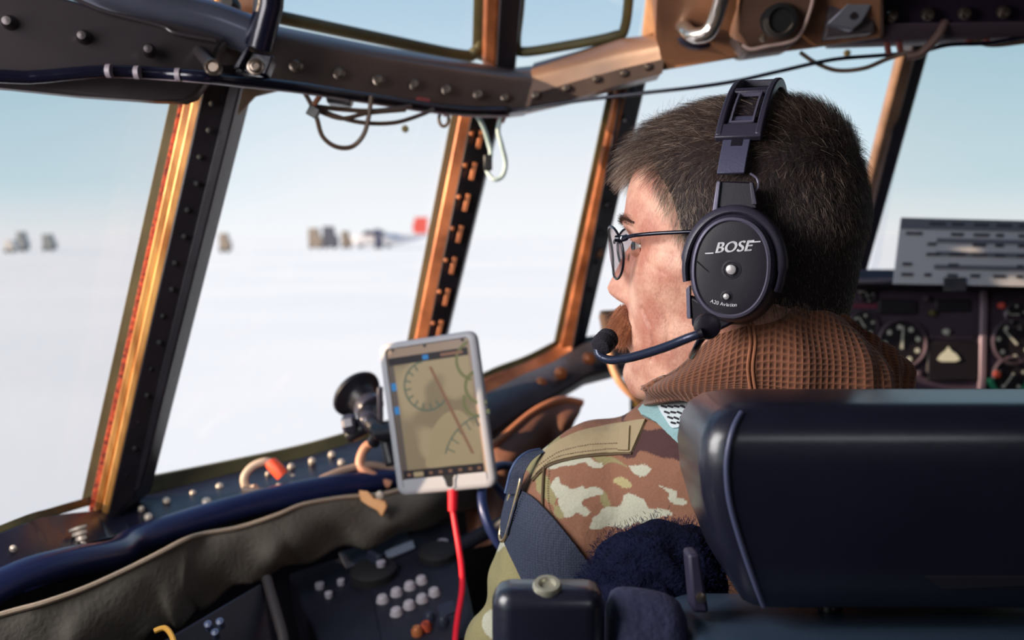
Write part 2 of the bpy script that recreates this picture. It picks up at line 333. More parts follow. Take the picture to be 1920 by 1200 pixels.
MB().loft([[P(x, yt, d - .007), P(x2, yb, d - .005), P(x2, yb, d + .008), P(x, yt, d + .008)] for x, x2, yt, yb, d in MBF]).build('shade_strip', mat('shaded beam face', (60, 48, 46), .8, 0, noise=.3, spec=.15), b2)  # shade on the beam's lower face, put in as a dark strip
def bolt(px, py, d, r, m, par, nm='bolt'):
    c = P(px, py, d); ax_ = (-FW + RT * .12 - UP * .05).normalized()
    MB().lathe(c, ax_, [(r * 1.35, -.003), (r * 1.35, .001), (r, .0015), (r, .0038), (r * .8, .0048), (r * .5, .0048), (r * .45, .003), (0, .003)], 20).build(nm, m, par)
def dep1(x):
    xs = [350, 440, 540, 700, 860, 950, 985, 1070, 1155, 1240]; ds = [1.06, 1.08, 1.12, 1.22, 1.33, 1.40, 1.41, 1.38, 1.35, 1.31]
    return float(np.interp(x, xs, ds))
for x, y in ((555, 123), (635, 137), (710, 150), (777, 158), (838, 168), (897, 177), (947, 183)): bolt(x, y, dep1(x) - .004, .0056 if x < 900 else .0045, M_bolt, b1)
for x, y in ((1005, 178), (1062, 165), (1118, 148), (1170, 137), (1215, 125)): bolt(x, y, dep1(x) - .011, .004, M_bolt, b2)
# ---------------------------------------------------------------- charcoal cover upper left
cv = thing('overhead_cover', 'big charcoal sheet metal cover with rounded corner, top left', 'cover', P(200, 180, .98))
outl = [(-420, -60), (60, -22), (200, 18), (310, 38), (400, 60), (424, 72), (408, 95), (398, 120), (385, 150), (362, 182), (340, 190), (280, 187), (140, 178), (0, 163), (-420, 130)]
def cdep(x, y): return .80 + (x + 420) / 850 * .235 + (.012 * sin((x - 300) / 30) if 270 < x < 390 else 0)
mbc = MB(); front = [P(x, y, cdep(x, y)) for x, y in outl]
mbc.prism(front, FW * .02).build('panel', M_cover, cv, bevel=.004, seg=3)
lip = crv([P(-420, -62, .79), P(60, -20, .925), P(200, 22, .965), P(300, 48, .995), P(330, 62, 1.0), P(404, 76, 1.02)], 6)
MB().tube(lip, .0018, 8).build('folded_edge', M_cover, cv)
topl = crv([P(-420, -140, .84), P(60, -62, .965), P(200, -18, .995), P(310, 18, 1.03), P(400, 40, 1.055), P(470, 66, 1.07)], 6)
MB().tube(topl, .021, 20).build('rounded_top_rail', mat('satin blue grey rail', (98, 102, 120), .25, .5, noise=.3, nscale=12, bump=.08), cv)
for x, y in ((18, 43), (157, 70), (280, 95)):
    c = P(x, y, cdep(x, y) - .001)
    MB().lathe(c, (-FW + RT * .25 - UP * .1), [(.007, -.003), (.007, .002), (.0055, .009), (.004, .013), (0, .0135)], 20).build('screw_head', M_boltd, cv)
# black tube + bracket
ht = thing('handhold_tube', 'glossy black diagonal tube clamped to the beam, top left', 'tube', P(475, 130, 1.03))
M_gblack = mat('glossy blue black enamel', (18, 18, 34), .22, .2, bump=.25, bscale=60)
MB().tube([P(520, -180, 1.0), P(505, 10, 1.03), P(485, 88, 1.045)], .0145, 24).build('tube', M_gblack, ht)
MB().prism(PP([(462, 96), (512, 104), (498, 140), (440, 134)], 1.035), FW * .02).build('bracket', M_gblack, ht, bevel=.0015)
MB().prism(PP([(460, 86), (470, 86), (448, 130), (436, 126)], 1.025), FW * .03).build('clamp_side', M_gblack, ht, bevel=.0015)
bolt(479, 125, 1.034, .0065, M_bolt, ht)
# stand-off pin
so_ = thing('standoff_pin', 'round stand off pin holding the cable bundle, at the cover corner', 'pin', P(400, 128, 1.0))
MB().tube([P(372, 96, 1.02), P(386, 112, 1.0), P(400, 127, .985)], [.006, .006, .0075], 16).build('shank', M_cover, so_)
MB().lathe(P(400, 127, .984), (-FW + RT * .1), [(.0085, -.004), (.0085, .004), (.006, .006), (.0045, .003), (0, .003)], 20).build('cap', M_bolt, so_)
MB().prism(PP([(388, 122), (408, 128), (402, 152), (372, 152)], .995), FW * .006).build('tab', M_cover, so_, bevel=.001)
# clutter behind the cover, above
MB()
kn = thing('overhead_fitting', 'small brass and black fitting above the cover', 'fitting', P(410, 10, 1.1))
MB().prism(PP([(400, -40), (425, -40), (418, 30), (404, 22)], 1.11), FW * .01).build('brass_strip', M_gold, kn, bevel=.001)
MB().lathe(P(434, 14, 1.1), -FW, [(.011, 0), (.011, .012), (.006, .018), (0, .018)], 20).build('knob', M_black, kn)
MB().prism(PP([(300, -60), (480, -60), (470, 60), (330, 30)], 1.13), FW * .01).build('backing_plate', M_brown, kn)
# ---------------------------------------------------------------- shell of the cockpit
def quad(name, pts, m, label, cat, th=.01, d=(0, 0, -1)):
    o = MB().prism(pts, Vector(d) * th).build(name, m, smooth=False); return tag(o, label, cat, kind='structure')
C0 = P(-330, 1180, .86); 
quad('floor', [(-1.0, -1.6, .02), (2.2, -1.6, .02), (2.2, 2.4, .02), (-1.0, 2.4, .02)], M_shell, 'dark cockpit floor', 'floor', .02)
quad('ceiling', [(-1.0, -1.6, 1.86), (2.2, -1.6, 1.86), (2.2, 1.25, 1.72), (.35, 1.25, 1.72), (-1.0, .9, 1.8)], M_shell, 'dark cockpit ceiling', 'ceiling', .02, (0, 0, 1))
quad('wall_back', [(-1.0, -1.6, 0), (2.2, -1.6, 0), (2.2, -1.6, 1.9), (-1.0, -1.6, 1.9)], M_shell, 'dark rear bulkhead', 'wall', .02, (0, -1, 0))
quad('wall_right', [(2.2, -1.6, 0), (2.2, 2.4, 0), (2.2, 2.4, .95), (2.2, 1.6, 1.9), (2.2, -1.6, 1.9)], M_shell, 'dark right cockpit wall', 'wall', .02, (1, 0, 0))
xa = P(-330, 600, .83)
quad('wall_left', [(-1.0, -1.6, 0), (xa.x - .02, .83, 0), (xa.x - .02, .83, 1.84), (-.93, .15, 1.84), (-.93, .15, 1.0), (-1.0, -1.3, 1.0), (-1.0, -1.3, 1.7), (-1.0, -1.6, 1.86)], M_shell, 'dark side wall behind the side window', 'wall', .02, (-1, 0, 0))
quad('wall_front', [P(900, 1400, 2.1), P(2600, 1400, 2.1), P(2600, 700, 2.1), P(1330, 790, 2.1), P(1290, 870, 2.1), P(900, 870, 2.1)], M_shell, 'dark wall under the front windows', 'wall', .02, (0, 1, 0))
# side wall below the sill
lower = [P(-330, 1130, .90), P(0, 1010, 1.03), P(210, 975, 1.27), P(500, 880, 1.42), P(760, 815, 1.56), P(930, 765, 1.72), P(930, 860, 1.76)]
top = [p for p in lower]; bot = [Vector((p.x - .02, p.y, 0)) for p in lower]
mb = MB(); mb.loft([[a, b, b + Vector((-.02, .02, 0)), a + Vector((-.02, .02, 0))] for a, b in zip(top, bot)]); struct('wall_side', mb, M_navy, 'navy side wall below the window sill', 'wall', smooth=False)

for nm_, l_, t_, sx_, sy_, e_, c_ in FILLS:  # housings built round the added fill lights
    q_ = (Vector(t_) - Vector(l_)).to_track_quat('-Z', 'Y').to_matrix(); t = thing(nm_, {'side_fill': 'added rectangular fill light by the side wall behind the camera', 'top_fill': 'added rectangular fill light under the ceiling behind the camera'}[nm_], 'lamp', l_)
    n_ = q_ @ Vector((0, 0, 1)); MB().box(Vector(l_) + n_ * .03, sx_ + .06, sy_ + .06, .04, q_).build('housing', M_shell, t, bevel=.005)
    MB().box(Vector(l_) + n_ * .008, sx_, sy_, .004, q_).build('diffuser', mat('fill light diffuser', (240, 240, 240), .6), t)

t3 = MB().prism([P(452, 158, 1.10), P(600, 166, 1.20), P(860, 198, 1.42), P(860, 203, 1.42), P(600, 173, 1.20), P(520, 170, 1.15), P(478, 180, 1.12), P(446, 214, 1.11)], FW * .004).build('trim_3', mat('cream sealant', (206, 190, 160), .6, noise=.3, nscale=30)); tag(t3, 'thin cream sealant edge along the top of the large side window', 'trim', kind='structure')
# ================================================================ sill, rails, curtain
M_navy2 = mat('blue enamel rail', (34, 42, 84), .3, .25, noise=.25, nscale=14, bump=.08)
M_sill = mat('navy riveted sill', (27, 27, 48), .38, .15, noise=.35, nscale=20, bump=.2, bscale=80)
def ribbon(name, up, lo, th, m, par=None, d=FWV, **k):
    """solid strip between two polylines of (px,py,depth)"""
    a = crv([P(*p) for p in up], 5); b = crv([P(*p) for p in lo], 5)
    return MB().loft([[p, q, q + Vector(d) * th, p + Vector(d) * th] for p, q in zip(a, b)]).build(name, m, par, **k)
sill = thing('window_sill', 'navy riveted sill along the bottom of the side windows', 'sill', P(400, 900, 1.36), kind='structure')
ribbon('seal', [(258, 898, 1.315), (420, 866, 1.38), (560, 836, 1.44), (660, 808, 1.48), (740, 785, 1.54)], [(250, 934, 1.30), (420, 894, 1.37), (560, 862, 1.43), (660, 832, 1.47), (740, 810, 1.53)], .02, M_olive, sill, bevel=.001)
ribbon('seal', [(-330, 1130, .87), (0, 985, 1.01), (80, 958, 1.10), (160, 935, 1.25)], [(-330, 1150, .865), (0, 1000, 1.005), (80, 975, 1.09), (162, 950, 1.24)], .02, M_olive, sill, bevel=.001)
ribbon('flange', [(-330, 1150, .855), (0, 1000, .995), (90, 972, 1.09), (180, 960, 1.22), (260, 934, 1.29), (420, 893, 1.36), (560, 861, 1.42), (660, 831, 1.46), (780, 800, 1.54), (900, 740, 1.62)], [(-330, 1260, .81), (0, 1080, .95), (110, 1035, 1.03), (200, 1010, 1.12), (260, 1000, 1.19), (420, 950, 1.27), (560, 915, 1.33), (660, 885, 1.38), (780, 850, 1.46), (900, 800, 1.55)], .02, M_sill, sill, bevel=.003)
M_lip = M_navy2
for x, y, d, r in ((25, 1030, .985, .0035), (88, 1012, 1.05, .0035), (172, 1025, 1.09, .003), (278, 970, 1.22, .005), (265, 955, 1.25, .004), (312, 940, 1.28, .0048), (362, 926, 1.31, .0042), (387, 942, 1.28, .006), (412, 913, 1.33, .0048), (523, 913, 1.34, .0044), (503, 890, 1.37, .004), (546, 876, 1.39, .0048), (585, 865, 1.40, .0048), (622, 853, 1.42, .0048), (640, 868, 1.40, .005), (470, 915, 1.33, .004), (550, 897, 1.37, .005), (690, 840, 1.43, .004), (740, 820, 1.47, .004)):
    MB().lathe(P(x, y, d), (-FW + UP * .8 + RT * .3), [(r, -.004), (r, .003), (r * .6, .005), (0, .0055)], 14).build('rivet', M_boltw, sill)
# small spring fitting at foot of post A
sf = thing('spring_fitting', 'small ribbed metal spring fitting at the foot of the gold edged post', 'fitting', P(146, 1000, 1.08))
MB().lathe(P(150, 1003, 1.08), Vector((.35, -.2, -1)), [(.0095, -.009), (.0095, -.006), (.006, -.005), (.008, -.003), (.008, 0), (.005, .001), (.006, .003), (.006, .006), (.003, .007), (.004, .012), (0, .013)], 18).build('spring', M_boltw, sf)
# rail
rail = thing('sill_rail', 'shiny blue enamel rail running below the riveted sill', 'rail', P(300, 1000, 1.15))
ra = [(-330, 1290, .79), (0, 1100, .935), (120, 1058, 1.00), (215, 1040, 1.07), (260, 1012, 1.14), (400, 965, 1.23), (560, 925, 1.30), (680, 905, 1.35), (800, 880, 1.42), (900, 835, 1.52)]
MB().tube(crv([P(*p) for p in ra], 6), [.0165] * (6 * 9 + 1), 18).build('tube', M_navy2, rail)
ribbon('under_lip', [(-330, 1330, .78), (0, 1128, .92), (120, 1080, .99), (260, 1040, 1.13), (400, 990, 1.22), (560, 950, 1.29), (680, 925, 1.34), (900, 850, 1.50)], [(-330, 1420, .80), (0, 1180, .95), (120, 1120, 1.02), (260, 1080, 1.16), (400, 1020, 1.25), (560, 975, 1.32), (680, 950, 1.37), (900, 880, 1.53)], .01, M_blackm, rail)
ribbon('under_lip', [(-330, 1312, .775), (0, 1122, .92), (60, 1100, .95), (115, 1080, .985)], [(-330, 1320, .775), (0, 1130, .92), (60, 1107, .95), (115, 1084, .985)], .006, M_navy2, rail)
# curtain
M_cloth = mat('grey olive quilted cloth', (104, 98, 90), .95, 0, noise=.3, nscale=9, bump=.7, bscale=160)
M_pip = mat('tan piping', (176, 156, 136), .8, bump=.3, bscale=300)
cu = thing('quilted_curtain', 'drooping grey olive quilted cloth with tan piped edge under the side windows', 'curtain', P(300, 1100, 1.05))
upc = [(-200, 1215, .80), (0, 1152, .88), (80, 1130, .91), (160, 1102, .95), (240, 1066, 1.0), (300, 1036, 1.04), (350, 1010, 1.08), (384, 1000, 1.12), (450, 988, 1.16), (520, 965, 1.20), (570, 945, 1.24), (645, 932, 1.29), (720, 925, 1.33), (800, 900, 1.38), (880, 858, 1.44), (940, 820, 1.48)]
loc_ = [(-200, 1420, .80), (0, 1330, .88), (80, 1290, .91), (160, 1245, .95), (240, 1215, 1.0), (300, 1180, 1.04), (350, 1165, 1.08), (384, 1135, 1.12), (450, 1100, 1.16), (520, 1070, 1.20), (570, 1055, 1.24), (645, 1030, 1.29), (720, 1018, 1.33), (800, 985, 1.38), (880, 960, 1.44), (940, 930, 1.48)]
A_ = crv([P(*p) for p in upc], 6); B_ = crv([P(*p) for p in loc_], 6); ns = len(A_); rows = []
for j in range(15):
    t = j / 14; row = []
    for i in range(ns):
        p = A_[i].lerp(B_[i], t); off = .010 * sin(i * .33 + t * 2.2) * sin(pi * t) + .007 * sin(i * .9 - t * 5) * t + .02 * sin(pi * t)
        row.append(p - FW * off + UP * .004 * sin(i * .7) * t)
    rows.append(row)
back = [[p + FW * .012 for p in r] for r in rows]
MB().loft([list(a) + list(b[::-1]) for a, b in zip(zip(*rows), zip(*back))]).build('cloth', M_cloth, cu, angle=80)
MB().tube([p - FW * .002 for p in A_], .0028, 8).build('piping', M_pip, cu)
# brown leather flap
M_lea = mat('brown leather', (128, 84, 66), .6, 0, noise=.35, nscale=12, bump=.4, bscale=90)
lf = thing('leather_flap', 'brown leather flap with orange lit top edge beside the shoulder', 'cover', P(1000, 800, 1.45))
flu = [(870, 876, 1.46), (900, 856, 1.47), (930, 832, 1.46), (990, 780, 1.50), (1030, 757, 1.52), (1060, 750, 1.54), (1092, 756, 1.55)]
fll = [(878, 1030, 1.43), (900, 1025, 1.43), (920, 1020, 1.40), (980, 990, 1.42), (1015, 960, 1.44), (1040, 900, 1.46), (1064, 830, 1.50)]
A2 = crv([P(*p) for p in flu], 5); B2 = crv([P(*p) for p in fll], 5); rows = []
for j in range(13):
    t = j / 12; rows.append([a.lerp(b, t) - FW * (.012 * sin(i * .5 + 3 * t) * sin(pi * t) + .03 * sin(pi * min(t * 2.2, 1)) * .5) for i, (a, b) in enumerate(zip(A2, B2))])
back = [[p + FW * .008 for p in r] for r in rows]
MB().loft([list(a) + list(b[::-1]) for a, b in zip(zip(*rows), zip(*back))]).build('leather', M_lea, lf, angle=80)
MB().tube([p for p in A2], .006, 10).build('rolled_edge', mat('sunlit leather edge', (190, 120, 84), .6, bump=.2), lf)  # orange sunlight on the top edge is put into this colour
# dark sill swing to the right (under window 3 and post C)
s2 = thing('corner_sill', 'dark bulky sill sweeping right below the corner window', 'sill', P(1000, 740, 1.6), kind='structure')
ribbon('retainer', [(775, 790, 1.545), (905, 712, 1.63), (985, 680, 1.69), (1040, 652, 1.735), (1052, 640, 1.74)], [(780, 812, 1.535), (915, 737, 1.62), (1000, 702, 1.675), (1056, 672, 1.72), (1076, 652, 1.725)], .03, M_orange, s2, bevel=.003)
ribbon('seal', [(775, 778, 1.55), (905, 700, 1.64), (985, 668, 1.70), (1040, 640, 1.745)], [(775, 792, 1.548), (905, 714, 1.635), (985, 682, 1.695), (1040, 654, 1.74)], .02, M_olive, s2)
M_dsill = mat('dark worn sill', (58, 52, 58), .5, .1, noise=.4, nscale=22, bump=.4, bscale=60)
secs = []
for x, y0, y1, d in ((780, 805, 900, 1.50), (860, 765, 870, 1.55), (920, 735, 835, 1.59), (980, 705, 790, 1.62), (1040, 680, 755, 1.66), (1095, 645, 722, 1.69), (1150, 630, 708, 1.72), (1230, 632, 700, 1.75), (1330, 640, 790, 1.8)):
    a = P(x, y0, d); b = P(x, y1, d - .02); m_ = a.lerp(b, .45) - FW * .05; m2 = a.lerp(b, .75) - FW * .055
    secs.append([a, a.lerp(m_, .6) - FW * .01, m_, m2, b, b + FW * .08, a + FW * .06])
MB().loft(secs).build('sill_body', M_dsill, s2, bevel=.004)
ribbon('window_lip', [(1080, 636, 1.76), (1140, 628, 1.78), (1300, 630, 1.82)], [(1080, 650, 1.75), (1140, 642, 1.77), (1300, 645, 1.81)], .02, M_olive, s2)
for x, y in ((1052, 700), (1105, 672), (1015, 720)): MB().lathe(P(x, y, 1.60), -FW, [(.01, -.01), (.01, .004), (.005, .008), (0, .008)], 14).build('bolt', M_orange, s2)
# items in front of the face
cp = thing('brown_cable', 'curved tan cable hanging behind the microphone', 'cable', P(1155, 700, 1.5))
cp2 = MB().tube(crv([P(1130, 590, 1.55), P(1143, 660, 1.54), P(1150, 690, 1.53), P(1162, 715, 1.52), P(1185, 740, 1.52), P(1205, 752, 1.53)], 8), .0065, 12).build('cable', mat('tan cable', (196, 142, 104), .5, bump=.1), cp)
bx = thing('dark_box', 'dark box hanging in front of the moustache', 'box', P(1160, 640, 1.6))
MB().prism(PP([(1128, 582), (1200, 578), (1200, 660), (1134, 662)], 1.6), FW * .04).build('case', mat('dark brown box', (40, 32, 32), .9, bump=.2), bx, bevel=.003)
bx2 = thing('warning_plate', 'small black plate with yellow mark under the chin', 'plate', P(1200, 775, 1.62))
MB().prism(PP([(1183, 736), (1232, 736), (1232, 776), (1183, 774)], 1.62), FW * .02).build('plate', M_black, bx2, bevel=.002)
MB().lathe(P(1200, 756, 1.617), -FW, [(.011, -.001), (.011, .001), (0, .002)], 10).build('yellow_mark', mat('amber', (214, 160, 60), .5), bx2)
# ================================================================ side console with knobs
M_con = mat('blue black console', (23, 24, 38), .5, .05, noise=.3, nscale=30, bump=.2)
M_conl = mat('dark slate panel', (40, 46, 64), .5, .05, noise=.25, nscale=30, bump=.2)
con = thing('side_console', 'blue black side console with rows of pale knobs under the tablet', 'console', P(720, 1190, 1.2))
# console plane: corners (px,py,depth)
c00, c10, c11, c01 = P(560, 1062, 1.33), P(850, 975, 1.42), P(900, 1260, 1.10), P(600, 1330, 1.04)
nrm = (c10 - c00).cross(c01 - c00).normalized()
if nrm.z < 0: nrm = -nrm
def cpt(px, py, off=0):
    """point of the console plane seen at (px,py)"""
    r = P(px, py, 1.0) - CAM; t = (c00 - CAM).dot(nrm) / r.dot(nrm); return CAM + r * t + nrm * off
MB().prism([cpt(540, 1075), cpt(850, 975), cpt(905, 1230), cpt(640, 1300)], -nrm * .12).build('body', M_con, con, bevel=.004)
MB().prism([cpt(635, 1040, .004), cpt(762, 1000, .004), cpt(772, 1024, .004), cpt(650, 1070, .004)], -nrm * .006).build('panel', M_conl, con, bevel=.001)
MB().prism([cpt(722, 1040, .006), cpt(775, 1019, .006), cpt(779, 1032, .006), cpt(727, 1053, .006)], -nrm * .004).build('label_strip', mat('pale slate strip', (112, 122, 142), .5), con, bevel=.001)
MB().prism([cpt(690, 1085, .002), cpt(850, 1040, .002), cpt(895, 1190, .002), cpt(725, 1250, .002)], -nrm * .006).build('panel', M_con, con, bevel=.002)
uax = (cpt(800, 1100) - cpt(700, 1135)).normalized()
for x, y in ((718, 1130), (744, 1117), (769, 1105), (791, 1094), (744, 1154), (768, 1141), (792, 1129), (815, 1117)):
    k = MB().lathe(cpt(x, y), nrm, [(.0082, 0), (.0082, .003), (.0070, .005), (.0068, .008), (.005, .0100), (0, .0105)], 18).build('knob', mat('pale grey knob', (168, 162, 170), .35), con)
MB().lathe(cpt(702, 1082), nrm, [(.03, 0), (.03, .012), (.024, .016), (0, .016)], 28).build('dial', M_blackm, con)
MB().box(cpt(706, 1074, .022), .008, .03, .014, Matrix.Rotation(.6, 3, 'Z')).build('dial_pointer', M_conl, con, bevel=.002)
for x, y, r in ((718, 1084, .006), (600, 1102, .006), (617, 1119, .005), (830, 1022, .008), (818, 1043, .006), (640, 1095, .005)):
    MB().lathe(cpt(x, y, .018 if x == 718 else 0), nrm, [(r, 0), (r, .006), (0, .008)], 14).build('button', mat('grey button', (150, 146, 158), .4), con)
MB().lathe(cpt(822, 1045), nrm, [(.026, 0), (.026, .01), (.02, .014), (0, .014)], 24).build('dial', M_blackm, con)
for x, y, m_ in ((800, 1183, M_red), (783, 1192, M_orange), (832, 1172, M_conl), (806, 1165, M_conl)):
    MB().lathe(cpt(x, y), nrm, [(.007, 0), (.007, .008), (.004, .012), (0, .012)], 14).build('switch', m_, con)
MB().prism([cpt(820, 1140, .003), cpt(850, 1128, .003), cpt(856, 1150, .003), cpt(826, 1162, .003)], -nrm * .004).build('placard', M_conl, con)
# left console
co2 = thing('lower_console', 'dark lower console box with blue edge under the curtain', 'console', P(420, 1190, 1.0))
MB().prism([P(250, 1230, .92), P(490, 1090, 1.12), P(530, 1300, 1.05), P(300, 1400, .90)], FW * .1 - UP * .1).build('body', M_con, co2, bevel=.004)
MB().tube([P(500, 1085, 1.13), P(530, 1190, 1.06), P(545, 1290, 1.02)], .006, 10).build('edge_rail', mat('dull brown rail', (44, 38, 40), .6), co2)
MB().tube(crv([P(290, 1183, .9), P(310, 1178, .9), P(325, 1200, .89), P(330, 1240, .88)], 6), .0025, 8).build('lead', mat('ochre lead', (190, 140, 50), .6), co2)
for x, y in ((392, 1175), (414, 1170), (405, 1190)): MB().lathe(P(x, y, .985), -FW + UP, [(.004, -.004), (.004, .006), (0, .008)], 12).build('button', mat('blue button', (70, 80, 108), .4), co2)
# small thing: floor side dark box below consoles
cb = thing('console_pedestal', 'dark pedestal box between the consoles', 'box', P(700, 1400, 1.3))
MB().prism(PP([(700, 1080), (1000, 960), (1150, 1500), (700, 1500)], 1.56), FW * .05).build('panel', mat('very dark panel', (24, 22, 28), .8), cb)
# ================================================================ tiller wheel
M_whl = mat('blue enamel wheel', (38, 50, 92), .3, .2, bump=.1)
tw = thing('steering_wheel', 'small blue steering wheel between the tablet and the shoulder', 'wheel', P(965, 985, 1.25))
wc = P(975, 965, 1.28); wa = (RT * .75 - FW * .55 + UP * .5).normalized(); wu = (UP - wa * wa.dot(UP)).normalized(); wv = wa.cross(wu)
MB().tube([wc + (wu * cos(a) + wv * sin(a)) * .068 for a in np.linspace(0, 2 * pi, 48, endpoint=False)], .0062, 12, closed=True).build('rim', M_whl, tw)
MB().lathe(wc, wa, [(.016, -.01), (.016, .006), (.01, .012), (0, .013)], 20).build('hub', M_whl, tw)
for a in (.5, 2.6, 4.7): MB().tube([wc, wc + (wu * cos(a) + wv * sin(a)) * .066], [.006, .004], 10).build('spoke', M_whl, tw)
MB().tube([wc, wc - wa * .12], .01, 12).build('column', M_con, tw)
# ================================================================ tablet on suction mount
M_case = mat('white grey tablet case', (168, 168, 176), .45, 0, bump=.05)
M_bez = mat('tan lit bezel', (150, 128, 112), .4)
tb = thing('tablet', 'tablet in white grey case showing a tan map, clipped to the window', 'tablet', P(845, 925, 1.26))
T = [P(712, 640, 1.285), P(888, 626, 1.235), P(938, 905, 1.225), P(750, 936, 1.275)]
tu = ((T[1] - T[0]) + (T[2] - T[3])).normalized(); tv = ((T[0] - T[3]) + (T[1] - T[2])); tv = (tv - tu * tv.dot(tu)).normalized(); tn = tu.cross(tv)
if tn.dot(FW) > 0: tn = -tn
TW_ = ((T[1] - T[0]).length + (T[2] - T[3]).length) / 2; TH_ = ((T[0] - T[3]).length + (T[1] - T[2]).length) / 2; TC = (T[0] + T[1] + T[2] + T[3]) / 4
def tp(u, v, w=0): return TC + tu * (u * TW_ / 2) + tv * (v * TH_ / 2) + tn * w
def rrect(hw, hh, r, n=6):
    out = []
    for cx, cy, a0 in ((hw - r, hh - r, 0), (-hw + r, hh - r, pi / 2), (-hw + r, -hh + r, pi), (hw - r, -hh + r, 3 * pi / 2)):
        for k in range(n + 1): a = a0 + pi / 2 * k / n; out.append((cx + r * cos(a), cy + r * sin(a)))
    return out
def tloop(hw, hh, r, w, cx=0, cy=0): return [TC + tu * (x + cx) + tv * (y + cy) + tn * w for x, y in rrect(hw, hh, r)]
hw, hh = TW_ / 2, TH_ / 2
# case: ring with open front
MB().loft([tloop(hw - .002, hh - .002, .010, -.006), tloop(hw, hh, .012, -.003), tloop(hw, hh, .012, .003), tloop(hw - .002, hh - .002, .011, .0055), tloop(hw - .009, hh - .007, .006, .0055), tloop(hw - .0095, hh - .0075, .006, .001), tloop(hw - .02, hh - .02, .005, .001)], caps=True).build('case', M_case, tb, angle=50)
MB().loft([tloop(hw - .0098, hh - .008, .004, .0015), tloop(hw - .0098, hh - .008, .004, .0028)]).build('bezel', M_bez, tb, bevel=.0004)
MB().loft([tloop(hw - .0098, .0075, .003, .0029, 0, -hh + .0125), tloop(hw - .0098, .0075, .003, .0056, 0, -hh + .0125)]).build('lower_clip', M_case, tb, bevel=.001)
MB().prism([tp(-.02, -.79, .0062), tp(.26, -.79, .0062), tp(.20, -.955, .0062), tp(.05, -.955, .0062)], -tn * .0045).build('notch', M_black, tb)
MB().tube([tp(-.04, -.80, .0055), tp(.0, -.84, .0055), tp(.03, -.94, .0055), (tp(.11, -.965, .0055)), tp(.19, -.94, .0055), tp(.21, -.84, .0055), tp(.25, -.80, .0055)], .0018, 8).build('notch_rim', M_case, tb)
# screen
def scr(u0, v0, u1, v1, w=.0035): return [tp(u0, v0, w), tp(u1, v0, w), tp(u1, v1, w), tp(u0, v1, w)]
def emis(n, c, s): m_ = mat(n, (6, 6, 6), .3, emit=(c, s), spec=.3); return m_
E_scr = bpy.data.materials.new('map screen'); E_scr.use_nodes = True; t_ = E_scr.node_tree; b_ = t_.nodes['Principled BSDF']
tcn = t_.nodes.new('ShaderNodeTexCoord'); nn = t_.nodes.new('ShaderNodeTexNoise'); nn.inputs['Scale'].default_value = 14; nn.inputs['Detail'].default_value = 1
rr = t_.nodes.new('ShaderNodeValToRGB'); rr.color_ramp.elements[0].position = .46; rr.color_ramp.elements[1].position = .52
rr.color_ramp.elements[0].color = (*lin((134, 118, 92)), 1); rr.color_ramp.elements[1].color = (*lin((164, 146, 114)), 1)
t_.links.new(tcn.outputs['Object'], nn.inputs['Vector']); t_.links.new(nn.outputs['Fac'], rr.inputs[0]); t_.links.new(rr.outputs[0], b_.inputs['Emission Color'])
b_.inputs['Base Color'].default_value = (.02, .02, .02, 1); b_.inputs['Emission Strength'].default_value = .75; b_.inputs['Roughness'].default_value = .25
screen = MB().prism(scr(-.84, -.79, .80, .80), -tn * .0008).build('screen', E_scr, tb)
def decal(name, pts, m, par=screen, w=.0038):
    return MB().prism(pts, -tn * .0003).build(name, m, par, smooth=False)
E_dk = emis('dark ui', (40, 36, 42), .8); E_bl = emis('blue ui', (50, 120, 180), .9); E_gr = emis('green chart line', (122, 122, 84), .7); E_rd = emis('brown chart line', (142, 104, 84), .7); E_tl = emis('teal chart line', (96, 108, 94), .7); E_li = emis('pale chart', (166, 148, 116), .75)
decal('toolbar', [tp(-.84, .70, .0038), tp(.80, .70, .0038), tp(.80, .80, .0038), tp(-.84, .80, .0038)], E_dk)
decal('toolbar', [tp(-.84, -.79, .0038), tp(.80, -.79, .0038), tp(.80, -.68, .0038), tp(-.84, -.68, .0038)], E_dk)
decal('toolbar', [tp(-.84, -.68, .0038), tp(-.74, -.68, .0038), tp(-.74, .70, .0038), tp(-.84, .70, .0038)], mat('dim ui', (70, 62, 58), .4, emit=((70, 62, 58), .5)))
for v in (.42, .11): decal('blue_button', [tp(-.84, v - .05, .0041), tp(-.74, v - .05, .0041), tp(-.74, v + .05, .0041), tp(-.84, v + .05, .0041)], E_bl)
decal('blue_button', [tp(-.12, .72, .0041), tp(0, .72, .0041), tp(0, .78, .0041), tp(-.12, .78, .0041)], E_bl)
decal('light_button', [tp(-.62, -.77, .0041), tp(-.42, -.77, .0041), tp(-.42, -.71, .0041), tp(-.62, -.71, .0041)], E_li)
for u in (-.75, -.3, -.1, .1, .3, .5, .68): decal('grey_button', [tp(u, -.755, .0041), tp(u + .07, -.755, .0041), tp(u + .07, -.72, .0041), tp(u, -.72, .0041)], E_rd)
decal('grey_button', [tp(.25, .73, .0041), tp(.7, .73, .0041), tp(.7, .77, .0041), tp(.25, .77, .0041)], E_rd)
def arc(cu_, cv_, r, a0, a1, wd, m, name='chart_arc', n=24):
    c = tp(cu_, cv_, .0038); pts = []; 
    o_ = [c + (tu * cos(a) + tv * sin(a)) * (r + wd / 2) for a in np.linspace(a0, a1, n)]; i_ = [c + (tu * cos(a) + tv * sin(a)) * (r - wd / 2) for a in np.linspace(a0, a1, n)]
    mb = MB(); mb.loft([[a, b, b - tn * .0003, a - tn * .0003] for a, b in zip(o_, i_)]); return mb.build(name, m, screen, smooth=False)
arc(-.12, .38, .031, 1.6, 5.6, .0022, E_tl)
